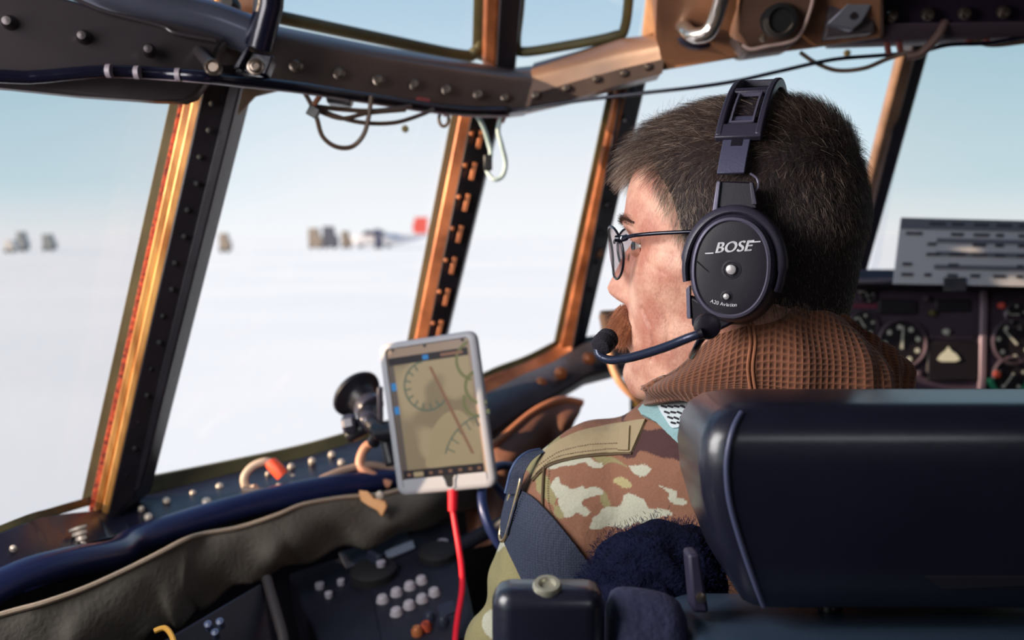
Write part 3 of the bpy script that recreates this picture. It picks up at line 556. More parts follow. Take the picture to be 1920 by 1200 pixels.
for k in range(9):
    a = 2.0 + k * .4; c = tp(-.12, .38, .0039); d_ = tu * cos(a) + tv * sin(a); s_ = tu * -sin(a) + tv * cos(a)
    decal('chart_tick', [c + d_ * .022 - s_ * .001, c + d_ * .031 - s_ * .001, c + d_ * .031 + s_ * .001, c + d_ * .022 + s_ * .001], E_tl)
arc(.95, .28, .020, 1.7, 5.0, .004, E_gr); arc(.9, .62, .024, 1.8, 4.4, .004, E_gr); arc(.85, .10, .018, 2.6, 5.6, .004, E_gr); arc(1.05, -.8, .072, 1.55, 2.75, .002, E_tl)
for k in range(6):
    a = 1.65 + k * .2; c = tp(1.05, -.8, .0039); d_ = tu * cos(a) + tv * sin(a); s_ = tu * -sin(a) + tv * cos(a)
    decal('chart_tick', [c + d_ * .060 - s_ * .0008, c + d_ * .072 - s_ * .0008, c + d_ * .072 + s_ * .0008, c + d_ * .060 + s_ * .0008], E_tl)
decal('chart_route', [tp(-.02, .62, .0040), tp(.04, .62, .0040), tp(.66, -.55, .0040), tp(.60, -.55, .0040)], E_rd)
decal('chart_patch', [p_ for p_ in crv([tp(-.34, -.66, .0037), tp(.2, -.67, .0037), tp(.74, -.64, .0037), tp(.76, -.30, .0037), tp(.55, -.02, .0037), tp(.3, .02, .0037), tp(.06, -.06, .0037), tp(-.14, -.22, .0037), tp(-.22, -.42, .0037)], 4, True)], E_li)
for u in (-.72, -.05, .72): MB().lathe(tp(u, .90, .0028), tn, [(.0022, -.001), (.0022, .0005), (0, .0006)], 14).build('camera_hole', M_black, tb)
# suction mount
M_mnt = mat('black rubber mount', (22, 21, 30), .42, 0, bump=.1); M_mntl = mat('satin black mount', (60, 58, 70), .3, .2)
sm = thing('suction_mount', 'black suction cup mount holding the tablet on the window', 'mount', P(690, 830, 1.33))
sc_ = P(668, 738, 1.39); sa = (RT * .62 - FW * .58 - UP * .52).normalized()
MB().lathe(sc_, sa, [(.0, -.004), (.034, -.004), (.037, 0), (.036, .004), (.024, .010), (.021, .014), (.020, .024), (.016, .028), (0, .028)], 36, sx=1).build('cup', M_mnt, sm)
MB().lathe(sc_ + sa * .024, sa, [(.019, 0), (.021, .004), (.021, .014), (.014, .018), (0, .018)], 28).build('lock_ring', M_mntl, sm)
MB().box(sc_ + sa * .03 + UP * .006 - RT * .004, .012, .034, .010, Matrix.Rotation(.5, 3, 'Y')).build('lever', mat('reddish grey lever', (150, 110, 100), .35), sm, bevel=.003)
j1 = P(690, 790, 1.335); j2 = P(712, 812, 1.30)
MB().tube([sc_ + sa * .03, j1], [.014, .011], 16).build('arm', M_mnt, sm); MB().ball(j1, .015, 20).build('ball_joint', M_mntl, sm)
MB().tube([j1, j2, tp(-.45, -.15, -.022)], [.010, .011, .011], 16).build('arm', M_mnt, sm)
MB().lathe(P(660, 795, 1.33), (-RT - UP * .2), [(.012, -.006), (.014, -.002), (.014, .008), (.011, .012), (0, .012)], 8).build('knob', M_mntl, sm, angle=20)
MB().lathe(P(665, 812, 1.335), (-RT - UP * .6), [(.010, -.02), (.010, .008), (.007, .012), (0, .012)], 16).build('clamp', M_mnt, sm)
MB().lathe(tp(-.3, -.15, -.008), -tn, [(.03, -.004), (.03, .004), (.02, .008), (0, .008)], 28).build('holder_plate', M_mnt, sm)
MB().tube([P(700, 830, 1.34), P(718, 800, 1.32), P(735, 870, 1.30)], .009, 12).build('arm', M_mnt, sm)
MB().box(P(713, 760, 1.325), .007, .012, .05).build('side_clip', M_mntl, sm, bevel=.002)
# red cable
rc = MB().tube(crv([tp(.11, -.985, 0), P(849, 950, 1.245), P(852, 975, 1.24), P(861, 1030, 1.22), P(866, 1070, 1.20), P(866, 1110, 1.18), P(858, 1160, 1.15), P(853, 1210, 1.12), P(850, 1300, 1.05)], 8), .0036, 12)
rct = thing('red_charging_cable', 'bright red charging cable hanging from the tablet', 'cable', P(850, 950, 1.245))
M_redc = mat('bright red cable', (232, 20, 44), .45, emit=None); rc.build('cord', M_redc, rct)
MB().tube([tp(.11, -.97, .0), P(849, 958, 1.244)], [.0066, .006], 14).build('plug', M_redc, rct)
# cables on the sill
def cable(name, pts, r, m, label, cat='cable', extra=None, group=None):
    t = thing(name, label, cat, P(*pts[0]), group); MB().tube(crv([P(*p) for p in pts], 8), r, 10).build('cord', m, t)
    return t
M_gcb = mat('grey brown cable', (150, 126, 112), .5, bump=.1); M_dcb = mat('dark brown cable', (86, 66, 54), .5); M_lcb = mat('cream cable', (200, 176, 156), .5)
oc = cable('looped_lead', [(512, 868, 1.335), (495, 866, 1.33), (472, 876, 1.325), (458, 896, 1.32), (464, 918, 1.32), (480, 915, 1.315)], .0055, M_lcb, 'cream looped lead with an orange cap on the riveted sill')
MB().tube([P(508, 868, 1.33), P(520, 880, 1.325), P(530, 892, 1.325)], [.009, .0095, .009], 14).build('orange_cap', mat('orange cap', (236, 84, 50), .5), oc)
cable('grey_cable', [(455, 918, 1.31), (500, 922, 1.31), (560, 918, 1.31), (610, 895, 1.33), (650, 880, 1.345), (700, 872, 1.36), (760, 890, 1.38)], .005, M_gcb, 'grey brown cable lying along the riveted sill')
cable('tan_tube', [(702, 830, 1.36), (686, 838, 1.36), (676, 858, 1.355), (676, 876, 1.35), (690, 886, 1.35), (730, 908, 1.36)], .0062, mat('salmon tube', (206, 146, 118), .5), 'salmon curved tube below the suction mount')
tg = thing('cloth_tag', 'orange tan crumpled tag hanging below the salmon tube', 'tag', P(700, 940, 1.30))
MB().prism([P(672, 920, 1.30), P(690, 922, 1.295), P(700, 935, 1.29), P(722, 938, 1.29), P(726, 950, 1.29), P(716, 972, 1.295), P(706, 958, 1.29), P(690, 948, 1.29), P(676, 940, 1.30)], FW * .006).build('tag', mat('orange tan tag', (236, 172, 116), .6, bump=.3), tg, bevel=.002)
MB().lathe(P(712, 928, 1.285), -FW, [(.005, -.004), (.005, .004), (0, .005)], 14).build('snap', M_boltw, tg)
# ================================================================ cable bundle along the beam
bundle = [(-420, 120, .79), (0, 143, .905), (70, 144, .925), (140, 138, .943), (210, 134, .962), (300, 138, .985), (380, 144, .99), (450, 152, 1.03), (560, 164, 1.09), (640, 176, 1.15), (720, 188, 1.21), (800, 200, 1.27), (880, 208, 1.33), (955, 209, 1.38)]
wb = thing('wire_bundle', 'glossy black sleeved wire bundle running along the lower edge of the beam', 'cable', P(0, 143, .93))
MB().tube(crv([P(x, y, d - .008) for x, y, d in bundle], 8), [.0062] * 104 + [.004], 12).build('sleeve', M_gblack, wb)
MB().tube(crv([P(x, y + 9, d - .008) for x, y, d in bundle], 8), .0016, 8).build('pale_wire', mat('pale violet wire', (186, 170, 182), .4), wb)
MB().tube(crv([P(x, y - 4, d - .003) for x, y, d in bundle], 8), .004, 10).build('second_wire', M_gblack, wb)
for x, y, d in ((200, 134, .955), (253, 137, .968), (330, 141, .985)): MB().tube([P(x, y - 1, d - .009), P(x + 9, y - 1, d - .009)], .0066, 12).build('marker_band', mat('pale marker', (120, 110, 118), .5), wb)
cable('thin_cable', [(955, 209, 1.375), (1010, 200, 1.36), (1100, 187, 1.34), (1210, 174, 1.31), (1300, 164, 1.29), (1380, 152, 1.28), (1460, 134, 1.27), (1560, 112, 1.26), (1650, 104, 1.26), (1720, 98, 1.25), (1780, 84, 1.25), (1860, 80, 1.25), (1960, 60, 1.25)], .0026, M_gblack, 'thin dark cable crossing the sky above the headset', group='thin cables hanging under the overhead')
cable('thin_cable', [(1500, 98, 1.27), (1530, 118, 1.27), (1570, 132, 1.27), (1620, 128, 1.26), (1660, 112, 1.26), (1700, 98, 1.25)], .0028, M_dcb, 'sagging olive cable under the overhead panel, left of the slanting post', group='thin cables hanging under the overhead')
cable('thin_cable', [(1805, 66, 1.26), (1830, 78, 1.26), (1870, 84, 1.26), (1960, 72, 1.26)], .0030, M_dcb, 'sagging cable along the black overhead panel right of the slanting post', group='thin cables hanging under the overhead')
for x in (1661, 1684, 1812, 1846):
    t = thing('cable_clip', {1661: 'red brown cable clip, first from the brown overhead', 1684: 'red brown cable clip just left of the slanting post', 1812: 'red brown cable clip right of the slanting post', 1846: 'red brown cable clip nearest the picture edge'}[x], 'clip', P(x, 60, 1.25), 'cable clips under the overhead console')
    MB().prism(PP([(x - 6, 55), (x + 5, 55), (x + 12, 102 if x < 1700 else 80), (x + 2, 102 if x < 1700 else 80)], 1.255), FW * .006).build('strap', mat('red brown clip', (96, 42, 38), .6), t, bevel=.001)
# loops under the beam
lp = thing('wire_loops', 'tangle of brown wire loops hanging under the beam left of the narrow post', 'cable', P(590, 200, 1.15))
for nm, pts, r in (('loop', [(570, 172, 1.14), (583, 195, 1.14), (594, 222, 1.14), (605, 256, 1.15), (630, 275, 1.16), (660, 275, 1.17), (682, 252, 1.17), (692, 215, 1.17), (696, 180, 1.17)], .0028),
    ('loop', [(590, 198, 1.14), (625, 216, 1.15), (680, 230, 1.17), (740, 230, 1.2), (790, 215, 1.23), (812, 205, 1.25)], .0026),
    ('loop', [(595, 200, 1.14), (640, 205, 1.16), (700, 208, 1.18), (770, 200, 1.22)], .0028), ('loop', [(590, 205, 1.14), (640, 222, 1.15), (690, 212, 1.17), (760, 206, 1.2)], .0026),
    ('loop', [(600, 180, 1.13), (590, 195, 1.13), (585, 210, 1.13)], .0032)):
    MB().tube(crv([P(*p) for p in pts], 8), r, 8).build(nm, M_dcb if r < .003 else mat('copper brown wire', (140, 92, 66), .4), lp)
MB().box(P(588, 210, 1.13), .013, .010, .012, Matrix.Rotation(.5, 3, 'Y')).build('zip_tie', M_black, lp, bevel=.001)
MB().prism(PP([(610, 178), (660, 182), (655, 196), (612, 192)], 1.15), FW * .02).build('connector', M_cover, lp, bevel=.002)
for x, y, w_ in ((690, 178, 20), (792, 184, 26), (835, 203, 8), (940, 215, 14)):
    c_ = thing('wire_tag', {690: 'red wire tag tucked under the beam above the big loop', 792: 'red wire tag under the beam above the small eyelet', 835: 'small red tag at the top of the narrow post', 940: 'red brown clip at the beam corner'}[x], 'tag', P(x, y, dep1(x)), 'wire tags under the beam')
    MB().tube([P(x - w_ / 2, y + 3, dep1(x) - .002), P(x + w_ / 2, y + 10, dep1(x) - .002)], [.005, .006], 12).build('tag', mat('dull red tag', (150, 66, 62), .6), c_)
el_ = thing('wire_eyelet', 'small wire eyelet loop hanging beside the top of the narrow post', 'loop', P(832, 225, 1.3))
MB().tube([P(832 + 9 * cos(a), 223 + 14 * sin(a), 1.30) for a in np.linspace(0, 2 * pi, 24, endpoint=False)], .0022, 8, closed=True).build('loop', M_dcb, el_)
wl = cable('pale_wire_loop', [(890, 210, 1.37), (905, 235, 1.38), (916, 268, 1.39), (920, 290, 1.39), (912, 315, 1.39), (925, 336, 1.38), (942, 330, 1.38), (948, 305, 1.38), (940, 270, 1.37), (934, 245, 1.37), (940, 215, 1.37)], .0032, mat('pale blue grey wire', (176, 196, 196), .5), 'pale blue grey wire loop hanging below the beam corner')
MB().box(P(915, 305, 1.383), .012, .01, .022).build('clip', M_black, wl, bevel=.002)
db = thing('glass_button', 'small dark round dot stuck on the big side window pane', 'button', P(760, 242, 1.40), 'round dots on the window panes')
MB().lathe(P(760, 242, 1.40), -FW, [(.005, -.001), (.005, .003), (0, .004)], 14).build('dot', M_olive, db)
db = thing('glass_button', 'small dark round dot above the thin cable on the front pane', 'button', P(1588, 100, 1.476), 'round dots on the window panes')
MB().lathe(P(1588, 100, 1.476), -FW, [(.005, -.001), (.005, .003), (0, .004)], 14).build('dot', M_olive, db)
# ================================================================ overhead brown structure
oh = thing('overhead_housing', 'brown painted overhead housing with black socket and rounded box, top centre', 'housing', P(1380, 80, 1.27))
MB().prism([P(1228, 68, 1.33), P(1236, 136, 1.31), P(1400, 108, 1.27), P(1530, 92, 1.25), P(1660, 72, 1.24), P(1660, -120, 1.05), P(1228, -160, 1.10)], FW * .03 + UP * .02).build('shell', M_brown, oh, bevel=.006, seg=3)
MB().prism([P(1206, 70, 1.36), P(1236, 60, 1.33), P(1262, -90, 1.20), P(1226, -110, 1.22)], FW * .03).build('upright_web', mat('sunlit peach web', (196, 146, 108), .45, .1, noise=.4, nscale=12), oh, bevel=.003)  # warm sunlight on this left face is put into its colour
MB().prism([P(1395, 95, 1.235), P(1372, 60, 1.22), P(1385, 10, 1.19), P(1400, -80, 1.12), P(1560, -80, 1.12), P(1530, 0, 1.18), P(1512, 55, 1.21), P(1495, 80, 1.225)], FW * .06).build('rounded_box', mat('darker taupe box', (112, 84, 72), .42, .1, noise=.3, nscale=12), oh, bevel=.008, seg=3)
MB().tube(crv([P(1533, -60, 1.13), P(1524, 0, 1.165), P(1510, 45, 1.19), P(1496, 70, 1.205), P(1475, 80, 1.21), P(1440, 86, 1.212), P(1408, 92, 1.215), P(1392, 84, 1.215)], 8), .0022, 8).build('edge_bead', mat('pale pink bead', (196, 168, 160), .4), oh)
MB().lathe(P(1464, 38, 1.178), (-FW - UP * .3), [(.020, -.02), (.020, .001), (.015, .002), (.013, -.004), (0, -.004)], 28).build('socket', M_blackm, oh)
for x, y in ((1448, 16), (1504, 10), (1430, 72)): MB().lathe(P(x, y, 1.195), -FW, [(.004, -.002), (.004, .003), (0, .004)], 12).build('screw', M_bolt, oh)
MB().prism([P(1362, 40, 1.235), P(1380, 52, 1.225), P(1396, -10, 1.19), P(1376, -20, 1.20)], FW * .01).build('lit_fin', mat('sunlit orange tan', (232, 158, 96), .5), oh, bevel=.002)  # fin coloured orange as if the sun struck it
MB().prism([P(1555, 0, 1.19), P(1648, -14, 1.18), P(1640, 60, 1.215), P(1548, 70, 1.22)], FW * .03).build('grey_block', mat('grey brown block', (92, 82, 88), .4, .2, noise=.3), oh, bevel=.003)
br = thing('metal_bracket', 'grey satin angled bracket between the brown and the black overhead parts', 'bracket', P(1590, 45, 1.19))
MB().prism([P(1550, 44, 1.20), P(1585, 12, 1.185), P(1632, -40, 1.15), P(1640, 0, 1.17), P(1618, 40, 1.19), P(1598, 56, 1.20)], FW * .012).build('plate', mat('satin steel plate', (150, 152, 166), .3, .7), br, bevel=.002)
MB().lathe(P(1600, 30, 1.188), -FW, [(.004, -.002), (.004, .003), (0, .003)], 12).build('bolt', M_boltd, br)
# chrome handle
hd = thing('grab_handle', 'chrome grab handle bent into a round socket on the brown housing', 'handle', P(1300, 60, 1.25))
M_chr = mat('brushed chrome', (214, 206, 204), .18, .95)
MB().tube(crv([P(1275, 40, 1.26), P(1284, 52, 1.235), P(1300, 66, 1.215), P(1325, 62, 1.20), P(1340, 40, 1.19), P(1352, 0, 1.17), P(1372, -80, 1.12)], 8), .0095, 16).build('bar', M_chr, hd)
MB().lathe(P(1308, 42, 1.262), -FW, [(.034, -.006), (.034, .002), (.030, .006), (.028, -.002), (0, -.002)], 32).build('socket_cup', mat('dark steel cup', (58, 58, 78), .3, .7), hd)
MB().lathe(P(1296, 36, 1.24), -FW, [(.009, -.01), (.009, .004), (.005, .008), (0, .008)], 18).build('bolt', M_chr, hd)
# black overhead panel right
op = thing('overhead_console', 'black purple overhead panel with a row of shiny screws, top right', 'panel', P(1800, 60, 1.2))
M_pur = mat('black purple panel', (44, 32, 52), .5, .1, noise=.3, nscale=20, bump=.15)
MB().prism([P(1640, -10, 1.21), P(1612, 50, 1.235), P(2300, 40, 1.235), P(2300, -400, 1.0), P(1640, -300, 1.05)], FW * .03).build('face', M_pur, op, bevel=.003)
MB().prism([P(1560, 62, 1.235), P(1620, 44, 1.225), P(2300, 34, 1.225), P(2300, 55, 1.245), P(1560, 80, 1.25)], FW * .03).build('lower_edge', mat('grey purple edge', (84, 70, 82), .4, .2), op, bevel=.002)
for i, x in enumerate((1672, 1740, 1809, 1882, 1955)):
    MB().lathe(P(x, 29 - i * 2, 1.213), (-FW - UP * .5), [(.008, -.004), (.008, .002), (.006, .005), (.003, .005), (0, .003)], 18).build('screw', M_bolt, op)
ph = thing('pipe_clamp', 'pinkish pipe clamp at the top of the slanting post', 'clamp', P(1750, 60, 1.24))
MB().tube(crv([P(1772, 40, 1.23), P(1762, 62, 1.23), P(1740, 88, 1.235), P(1722, 102, 1.24), P(1700, 104, 1.245)], 6), .0055, 12).build('pipe', mat('mauve brown pipe', (104, 82, 78), .4, .3), ph)
# ================================================================ instrument panel
IPD = 1.75
ip = thing('instrument_panel', 'dark purple instrument panel full of round gauges behind the pilot neck', 'panel', P(1750, 700, IPD))
M_ip = mat('purple grey instrument panel', (66, 54, 72), .55, .05, noise=.3, nscale=12, bump=.1)
MB().prism(PP([(1400, 524), (2300, 505), (2300, 1000), (1400, 1000)], IPD), FW * .06).build('face', M_ip, ip, bevel=.004)
MB().loft([[P(x, 506, IPD - .07), P(x, 532, IPD - .10), P(x, 545, IPD - .02), P(x, 520, IPD + .1), P(x, 505, IPD + .12)] for x in (1380, 1620, 1760, 1920, 2300)]).build('glare_shield', mat('black glare shield', (30, 30, 46), .7, bump=.2), ip, bevel=.006)
M_gf = mat('gauge face black', (22, 18, 28), .5); M_gm = mat('gauge marking', (186, 190, 182), .5, emit=None); M_gb = mat('gauge bezel', (84, 72, 86), .4, .3)
def gauge(x, y, r, marks=8, kind=0, d=IPD - .004, par=None):
    c = P(x, y, d); rr_ = r / FPX * d
    bz = MB().lathe(c, -FW, [(rr_ * 1.12, -.004), (rr_ * 1.12, .006), (rr_, .008), (rr_ * .95, .002), (rr_ * .95, -.004)], 32).build('gauge', M_gb, ip)
    MB().lathe(c, -FW, [(rr_ * .95, -.002), (rr_ * .95, .001), (0, .001)], 28).build('dial_face', M_gf, bz)
    mbk = MB()
    for k in range(marks):
        a = 2 * pi * k / marks + .3; dr = RT * cos(a) + UP * sin(a); mbk.lathe(c + dr * rr_ * .72 - FW * .0015, -FW, [(rr_ * .11, 0), (rr_ * .11, .0006), (0, .0007)], 8)
    mbk.build('markings', M_gm, bz)
    a = 1.1 + kind; dr = RT * cos(a) + UP * sin(a); sd = RT * -sin(a) + UP * cos(a)
    MB().prism([c - FW * .003 - dr * rr_ * .2 - sd * rr_ * .06, c - FW * .003 + dr * rr_ * .75 - sd * rr_ * .03, c - FW * .003 + dr * rr_ * .75 + sd * rr_ * .03, c - FW * .003 - dr * rr_ * .2 + sd * rr_ * .06], -FW * .0006).build('needle', M_gm, bz, smooth=False)
    return bz
gauge(1690, 645, 44, 9, .4); gauge(1618, 610, 26, 6, 1); gauge(1900, 640, 40, 7, 1.2); gauge(1905, 590, 22, 5, 2); gauge(1640, 712, 30, 6, 2); gauge(1990, 640, 44, 8); gauge(1625, 555, 14, 4, 1)
g2 = gauge(1895, 705, 34, 5, 3)
MB().tube([P(1893 + 36 * cos(a), 706 + 36 * sin(a), IPD - .014) for a in np.linspace(.1, pi - .1, 20)], .0055, 8).build('green_arc', mat('green arc', (24, 120, 92), .5), g2)
MB().ball(P(1870, 702, IPD - .014), .007, 10).build('red_mark', mat('orange red mark', (196, 76, 52), .5), g2)
# attitude-like instrument with pale shape
at = MB().prism(PP([(1738, 640), (1835, 640), (1835, 715), (1738, 715)], IPD - .01), FW * .01).build('square_gauge', M_gf, ip, bevel=.004)
MB().prism([P(1757, 674, IPD - .012), P(1764, 664, IPD - .012), P(1772, 658, IPD - .012), P(1778, 650, IPD - .012), P(1784, 658, IPD - .012), P(1793, 664, IPD - .012), P(1800, 674, IPD - .012), P(1792, 678, IPD - .012), P(1765, 678, IPD - .012)], -FW * .001).build('pale_shape', mat('pale instrument card', (206, 210, 196), .5), at, smooth=False)
MB().prism(PP([(1745, 628), (1825, 628), (1825, 636), (1745, 636)], IPD - .006), FW * .006).build('shelf_lip', M_gb, ip, bevel=.001)
MB().prism(PP([(1840, 545), (1854, 545), (1850, 745), (1836, 745)], IPD - .012), FW * .01).build('divider', mat('mauve grey divider', (128, 112, 128), .45, .3), ip, bevel=.003)
MB().prism(PP([(1648, 560), (1720, 562), (1720, 590), (1648, 590)], IPD - .006), FW * .006).build('annunciator', M_gf, ip, bevel=.002)
MB().prism(PP([(1755, 562), (1820, 562), (1820, 585), (1755, 585)], IPD - .006), FW * .006).build('annunciator', M_gf, ip, bevel=.002)
MB().prism(PP([(1600, 570), (1645, 570), (1645, 578), (1600, 578)], IPD - .006), FW * .004).build('maroon_strip', mat('maroon strip', (104, 40, 60), .5), ip)
for x, y, m_ in ((1773, 622, M_gm), (1746, 587, M_olive), (1876, 573, M_acred), (1613, 543, M_gm), (1722, 700, M_gb), (1700, 720, M_olive), (1735, 560, M_gb)):
    MB().lathe(P(x, y, IPD - .006), -FW, [(.0055, -.002), (.0055, .006), (0, .008)], 14).build('knob', m_, ip)
# paper card clipped on glare shield
pcard = thing('checklist_card', 'grey printed table card standing on the glare shield', 'card', P(1800, 530, 1.62))
cd_ = 1.62
cc = [P(1690, 408, cd_ + .03), P(2080, 418, cd_ + .03), P(2080, 540, cd_), P(1675, 532, cd_)]
M_card = mat('grey laminated card', (176, 174, 178), .6, spec=.3)
MB().prism(cc, FW * .003).build('card', M_card, pcard, smooth=False)
def cpq(u, v): return cc[0].lerp(cc[1], u).lerp(cc[3].lerp(cc[2], u), v) - FW * .0012
M_ink = mat('dark ink', (44, 44, 52), .7); M_inkl = mat('grey ink band', (96, 96, 104), .7); M_wh = mat('white cell', (226, 226, 230), .6)
MB().prism([cpq(0, 0), cpq(1, 0), cpq(1, .17), cpq(0, .17)], FW * .0008).build('header_band', M_inkl, pcard, smooth=False)
for v in (.30, .50, .70): MB().prism([cpq(.18, v), cpq(.82, v), cpq(.82, v + .07), cpq(.18, v + .07)], FW * .0008).build('row_line', M_inkl, pcard, smooth=False)
for r_ in range(6):
    for c_ in range(9):
        if rng.random() < .75:
            u = .03 + c_ * .107; v = .06 + r_ * .155; w_ = .03 + .05 * rng.random()
            MB().prism([cpq(u, v), cpq(u + w_, v), cpq(u + w_, v + .045), cpq(u, v + .045)], -FW * .0003).build('print_mark', M_ink, pcard, smooth=False)
MB().prism([P(1770, 520, cd_ - .004), P(1812, 520, cd_ - .004), P(1812, 546, cd_ - .006), P(1770, 546, cd_ - .006)], FW * .003).build('clip', M_ink, pcard, bevel=.001)
# ================================================================ PILOT
AYAW = radians(22)
HF = Vector((-cos(AYAW), sin(AYAW), 0)); HL = Vector((-sin(AYAW), -cos(AYAW), 0)); HZ = Vector((0, 0, 1))
NEAR_EAR = P(1385, 490, .745); HC = NEAR_EAR - HL * .075
def H(x, y, z): return HC + HF * x + HL * y + HZ * z
HR = Matrix((HF, HL, HZ)).transposed()
rows = [(.1225, .002, .002, .002, 2, 0), (.120, .034, .030, .028, 2, 0), (.114, .054, .050, .044, 2, 0), (.102, .075, .064, .058, 2.1, 0), (.086, .090, .074, .068, 2.15, 0),
    (.066, .101, .080, .0745, 2.25, 0), (.046, .105, .083, .077, 2.3, 0), (.028, .104, .083, .077, 2.35, 0), (.010, .101, .081, .075, 2.35, 0), (-.012, .101, .079, .072, 2.3, 0),
    (-.032, .102, .076, .069, 2.2, .004), (-.050, .104, .073, .066, 2.1, .010), (-.062, .105, .072, .063, 2.0, .020), (-.071, .104, .072, .061, 1.95, .031), (-.079, .099, .072, .059, 1.95, .039),
    (-.084, .084, .072, .058, 1.95, .037), (-.092, .060, .072, .057, 2, .022), (-.106, .050, .072, .058, 2, .006), (-.14, .052, .074, .062, 2, 0), (-.17, .050, .072, .060, 2, 0), (-.22, .050, .068, .060, 2.0, 0), (-.30, .050, .065, .060, 2.0, 0)]
def ci(a, b, c, d, t): return .5 * ((2 * b) + (c - a) * t + (2 * a - 5 * b + 4 * c - d) * t * t + (3 * b - a - 3 * c + d) * t ** 3)
R_ = np.array(rows); RW = []
SUB = 12
for i in range(len(R_) - 1):
    a, b, c, d = R_[max(i - 1, 0)], R_[i], R_[i + 1], R_[min(i + 2, len(R_) - 1)]
    for k in range(SUB): RW.append(ci(a, b, c, d, k / SUB))
RW.append(R_[-1]); RW = np.array(RW); NR = len(RW); NC = 320
th = np.linspace(0, 2 * pi, NC, endpoint=False); th = th - .35 * np.sin(th)
def sm(x): return np.clip(x, 0, 1) ** 2 * (3 - 2 * np.clip(x, 0, 1))
z0, f_, b_, w_, n_, tl_ = [RW[:, i][:, None] for i in range(6)]
cs, sn = np.cos(th)[None, :], np.sin(th)[None, :]
X = np.where(cs > 0, f_, b_) * np.sign(cs) * np.abs(cs) ** (2 / n_); Y = w_ * np.sign(sn) * np.abs(sn) ** (2 / n_)
Z = z0 - tl_ * np.clip(X / np.maximum(f_, 1e-4), 0, 1) ** 1.4
def g(v, c, s): return np.exp(-((v - c) / s) ** 2)
front = sm((X - .03) / .03)
aY = np.abs(Y)
# brow, socket, cheek, temple
X += front * (.0035 * g(Z, .030, .008) * g(aY, .024, .020)); X += front * (-.0035 * g(Z, .014, .008) * g(Y, 0, .014))
X -= front * .0085 * g(Z, .011, .0105) * g(aY, .033, .0135)
X += front * .003 * g(Z, -.014, .014) * g(aY, .045, .014); Y += np.sign(Y) * .003 * g(Z, -.010, .016) * g(X, .055, .02)
Y -= np.sign(Y) * .004 * g(Z, .035, .022) * g(X, .066, .018); Y -= np.sign(Y) * .004 * g(Z, -.045, .018) * g(X, .050, .02)
Y += np.sign(Y) * .003 * g(Z, -.075, .016) * g(X, .012, .02)
# nose
nz = np.interp(Z, [-.046, -.040, -.036, -.031, -.026, -.020, -.010, .0, .010, .018, .024], [0, .004, .0125, .0200, .0225, .0200, .0150, .0105, .0060, .002, 0])
nw = np.interp(Z, [-.045, -.036, -.028, -.018, -.005, .01], [.015, .0145, .0115, .0085, .007, .0065])
X += front * nz * np.exp(-np.abs(Y / nw) ** 2.6)
X += front * .0035 * g(Z, -.032, .006) * g(aY, .0145, .0045)
# lips, philtrum, chin
X += front * (.0055 * g(Z, -.060, .0045) + .0060 * g(Z, -.0705, .0045) - .002 * g(Z, -.0655, .002)) * g(Y, 0, .020)
X += front * (-.0045 * g(Z, -.081, .006) * g(Y, 0, .024)); X += front * .0045 * g(Z, -.101, .011) * g(Y, 0, .020)
X -= front * .0014 * g(aY - .03 + (Z + .05) * .5, 0, .0035) * g(Z, -.05, .018)
def crease(pts, dep, wid):
    global X, Y
    d2_ = np.full(X.shape, 9.); 
    for (xa_, za_), (xb_, zb_) in zip(pts, pts[1:]):
        ex, ez = xb_ - xa_, zb_ - za_; t_c = np.clip(((X - xa_) * ex + (Z - za_) * ez) / (ex * ex + ez * ez), 0, 1); d2_ = np.minimum(d2_, (X - xa_ - t_c * ex) ** 2 + (Z - za_ - t_c * ez) ** 2)
    k_ = dep * np.exp(-d2_ / wid ** 2) * (cs > 0); Y = Y - np.sign(Y) * k_; X = X - .5 * k_
crease([(.082, -.040), (.074, -.054), (.071, -.068), (.074, -.082)], .0016, .0016)
crease([(.066, -.030), (.058, -.050), (.058, -.072)], .0010, .0022)
crease([(.076, -.001), (.068, -.007), (.058, -.010)], .0010, .0018)
crease([(.070, .012), (.060, .014), (.050, .018)], .0006, .0012); crease([(.070, .008), (.060, .006), (.052, .004)], .0006, .0012)
crease([(.088, .052), (.070, .054)], .0005, .0012); crease([(.090, .044), (.072, .047)], .0005, .0012)
# occiput fullness
X -= .003 * g(Z, .03, .03) * (cs < 0)
def hworld(x, y, z): return np.array(HC)[None, :] + np.outer(x, np.array(HF)) + np.outer(y, np.array(HL)) + np.outer(z, np.array(HZ))
HV = hworld(X.ravel(), Y.ravel(), Z.ravel())
fs = [(i * NC + j, i * NC + (j + 1) % NC, (i + 1) * NC + (j + 1) % NC, (i + 1) * NC + j) for i in range(NR - 1) for j in range(NC)]
fs += [tuple(range(NC - 1, -1, -1)), tuple((NR - 1) * NC + j for j in range(NC))]
# skin
M_skin = bpy.data.materials.new('skin'); M_skin.use_nodes = True; t_ = M_skin.node_tree; b_n = t_.nodes['Principled BSDF']
tcn = t_.nodes.new('ShaderNodeTexCoord'); n1 = t_.nodes.new('ShaderNodeTexNoise'); n1.inputs['Scale'].default_value = 42; n1.inputs['Detail'].default_value = 5
r1 = t_.nodes.new('ShaderNodeValToRGB'); r1.color_ramp.elements[0].position = .34; r1.color_ramp.elements[1].position = .66
r1.color_ramp.elements[0].color = (*lin((194, 128, 108)), 1); r1.color_ramp.elements[1].color = (*lin((236, 184, 160)), 1)
n2 = t_.nodes.new('ShaderNodeTexNoise'); n2.inputs['Scale'].default_value = 620; n2.inputs['Detail'].default_value = 3
mp = t_.nodes.new('ShaderNodeMapping'); mp.inputs['Scale'].default_value = (1, 1, .55)
bp = t_.nodes.new('ShaderNodeBump'); bp.inputs['Strength'].default_value = .55; bp.inputs['Distance'].default_value = .0010
L_ = t_.links.new
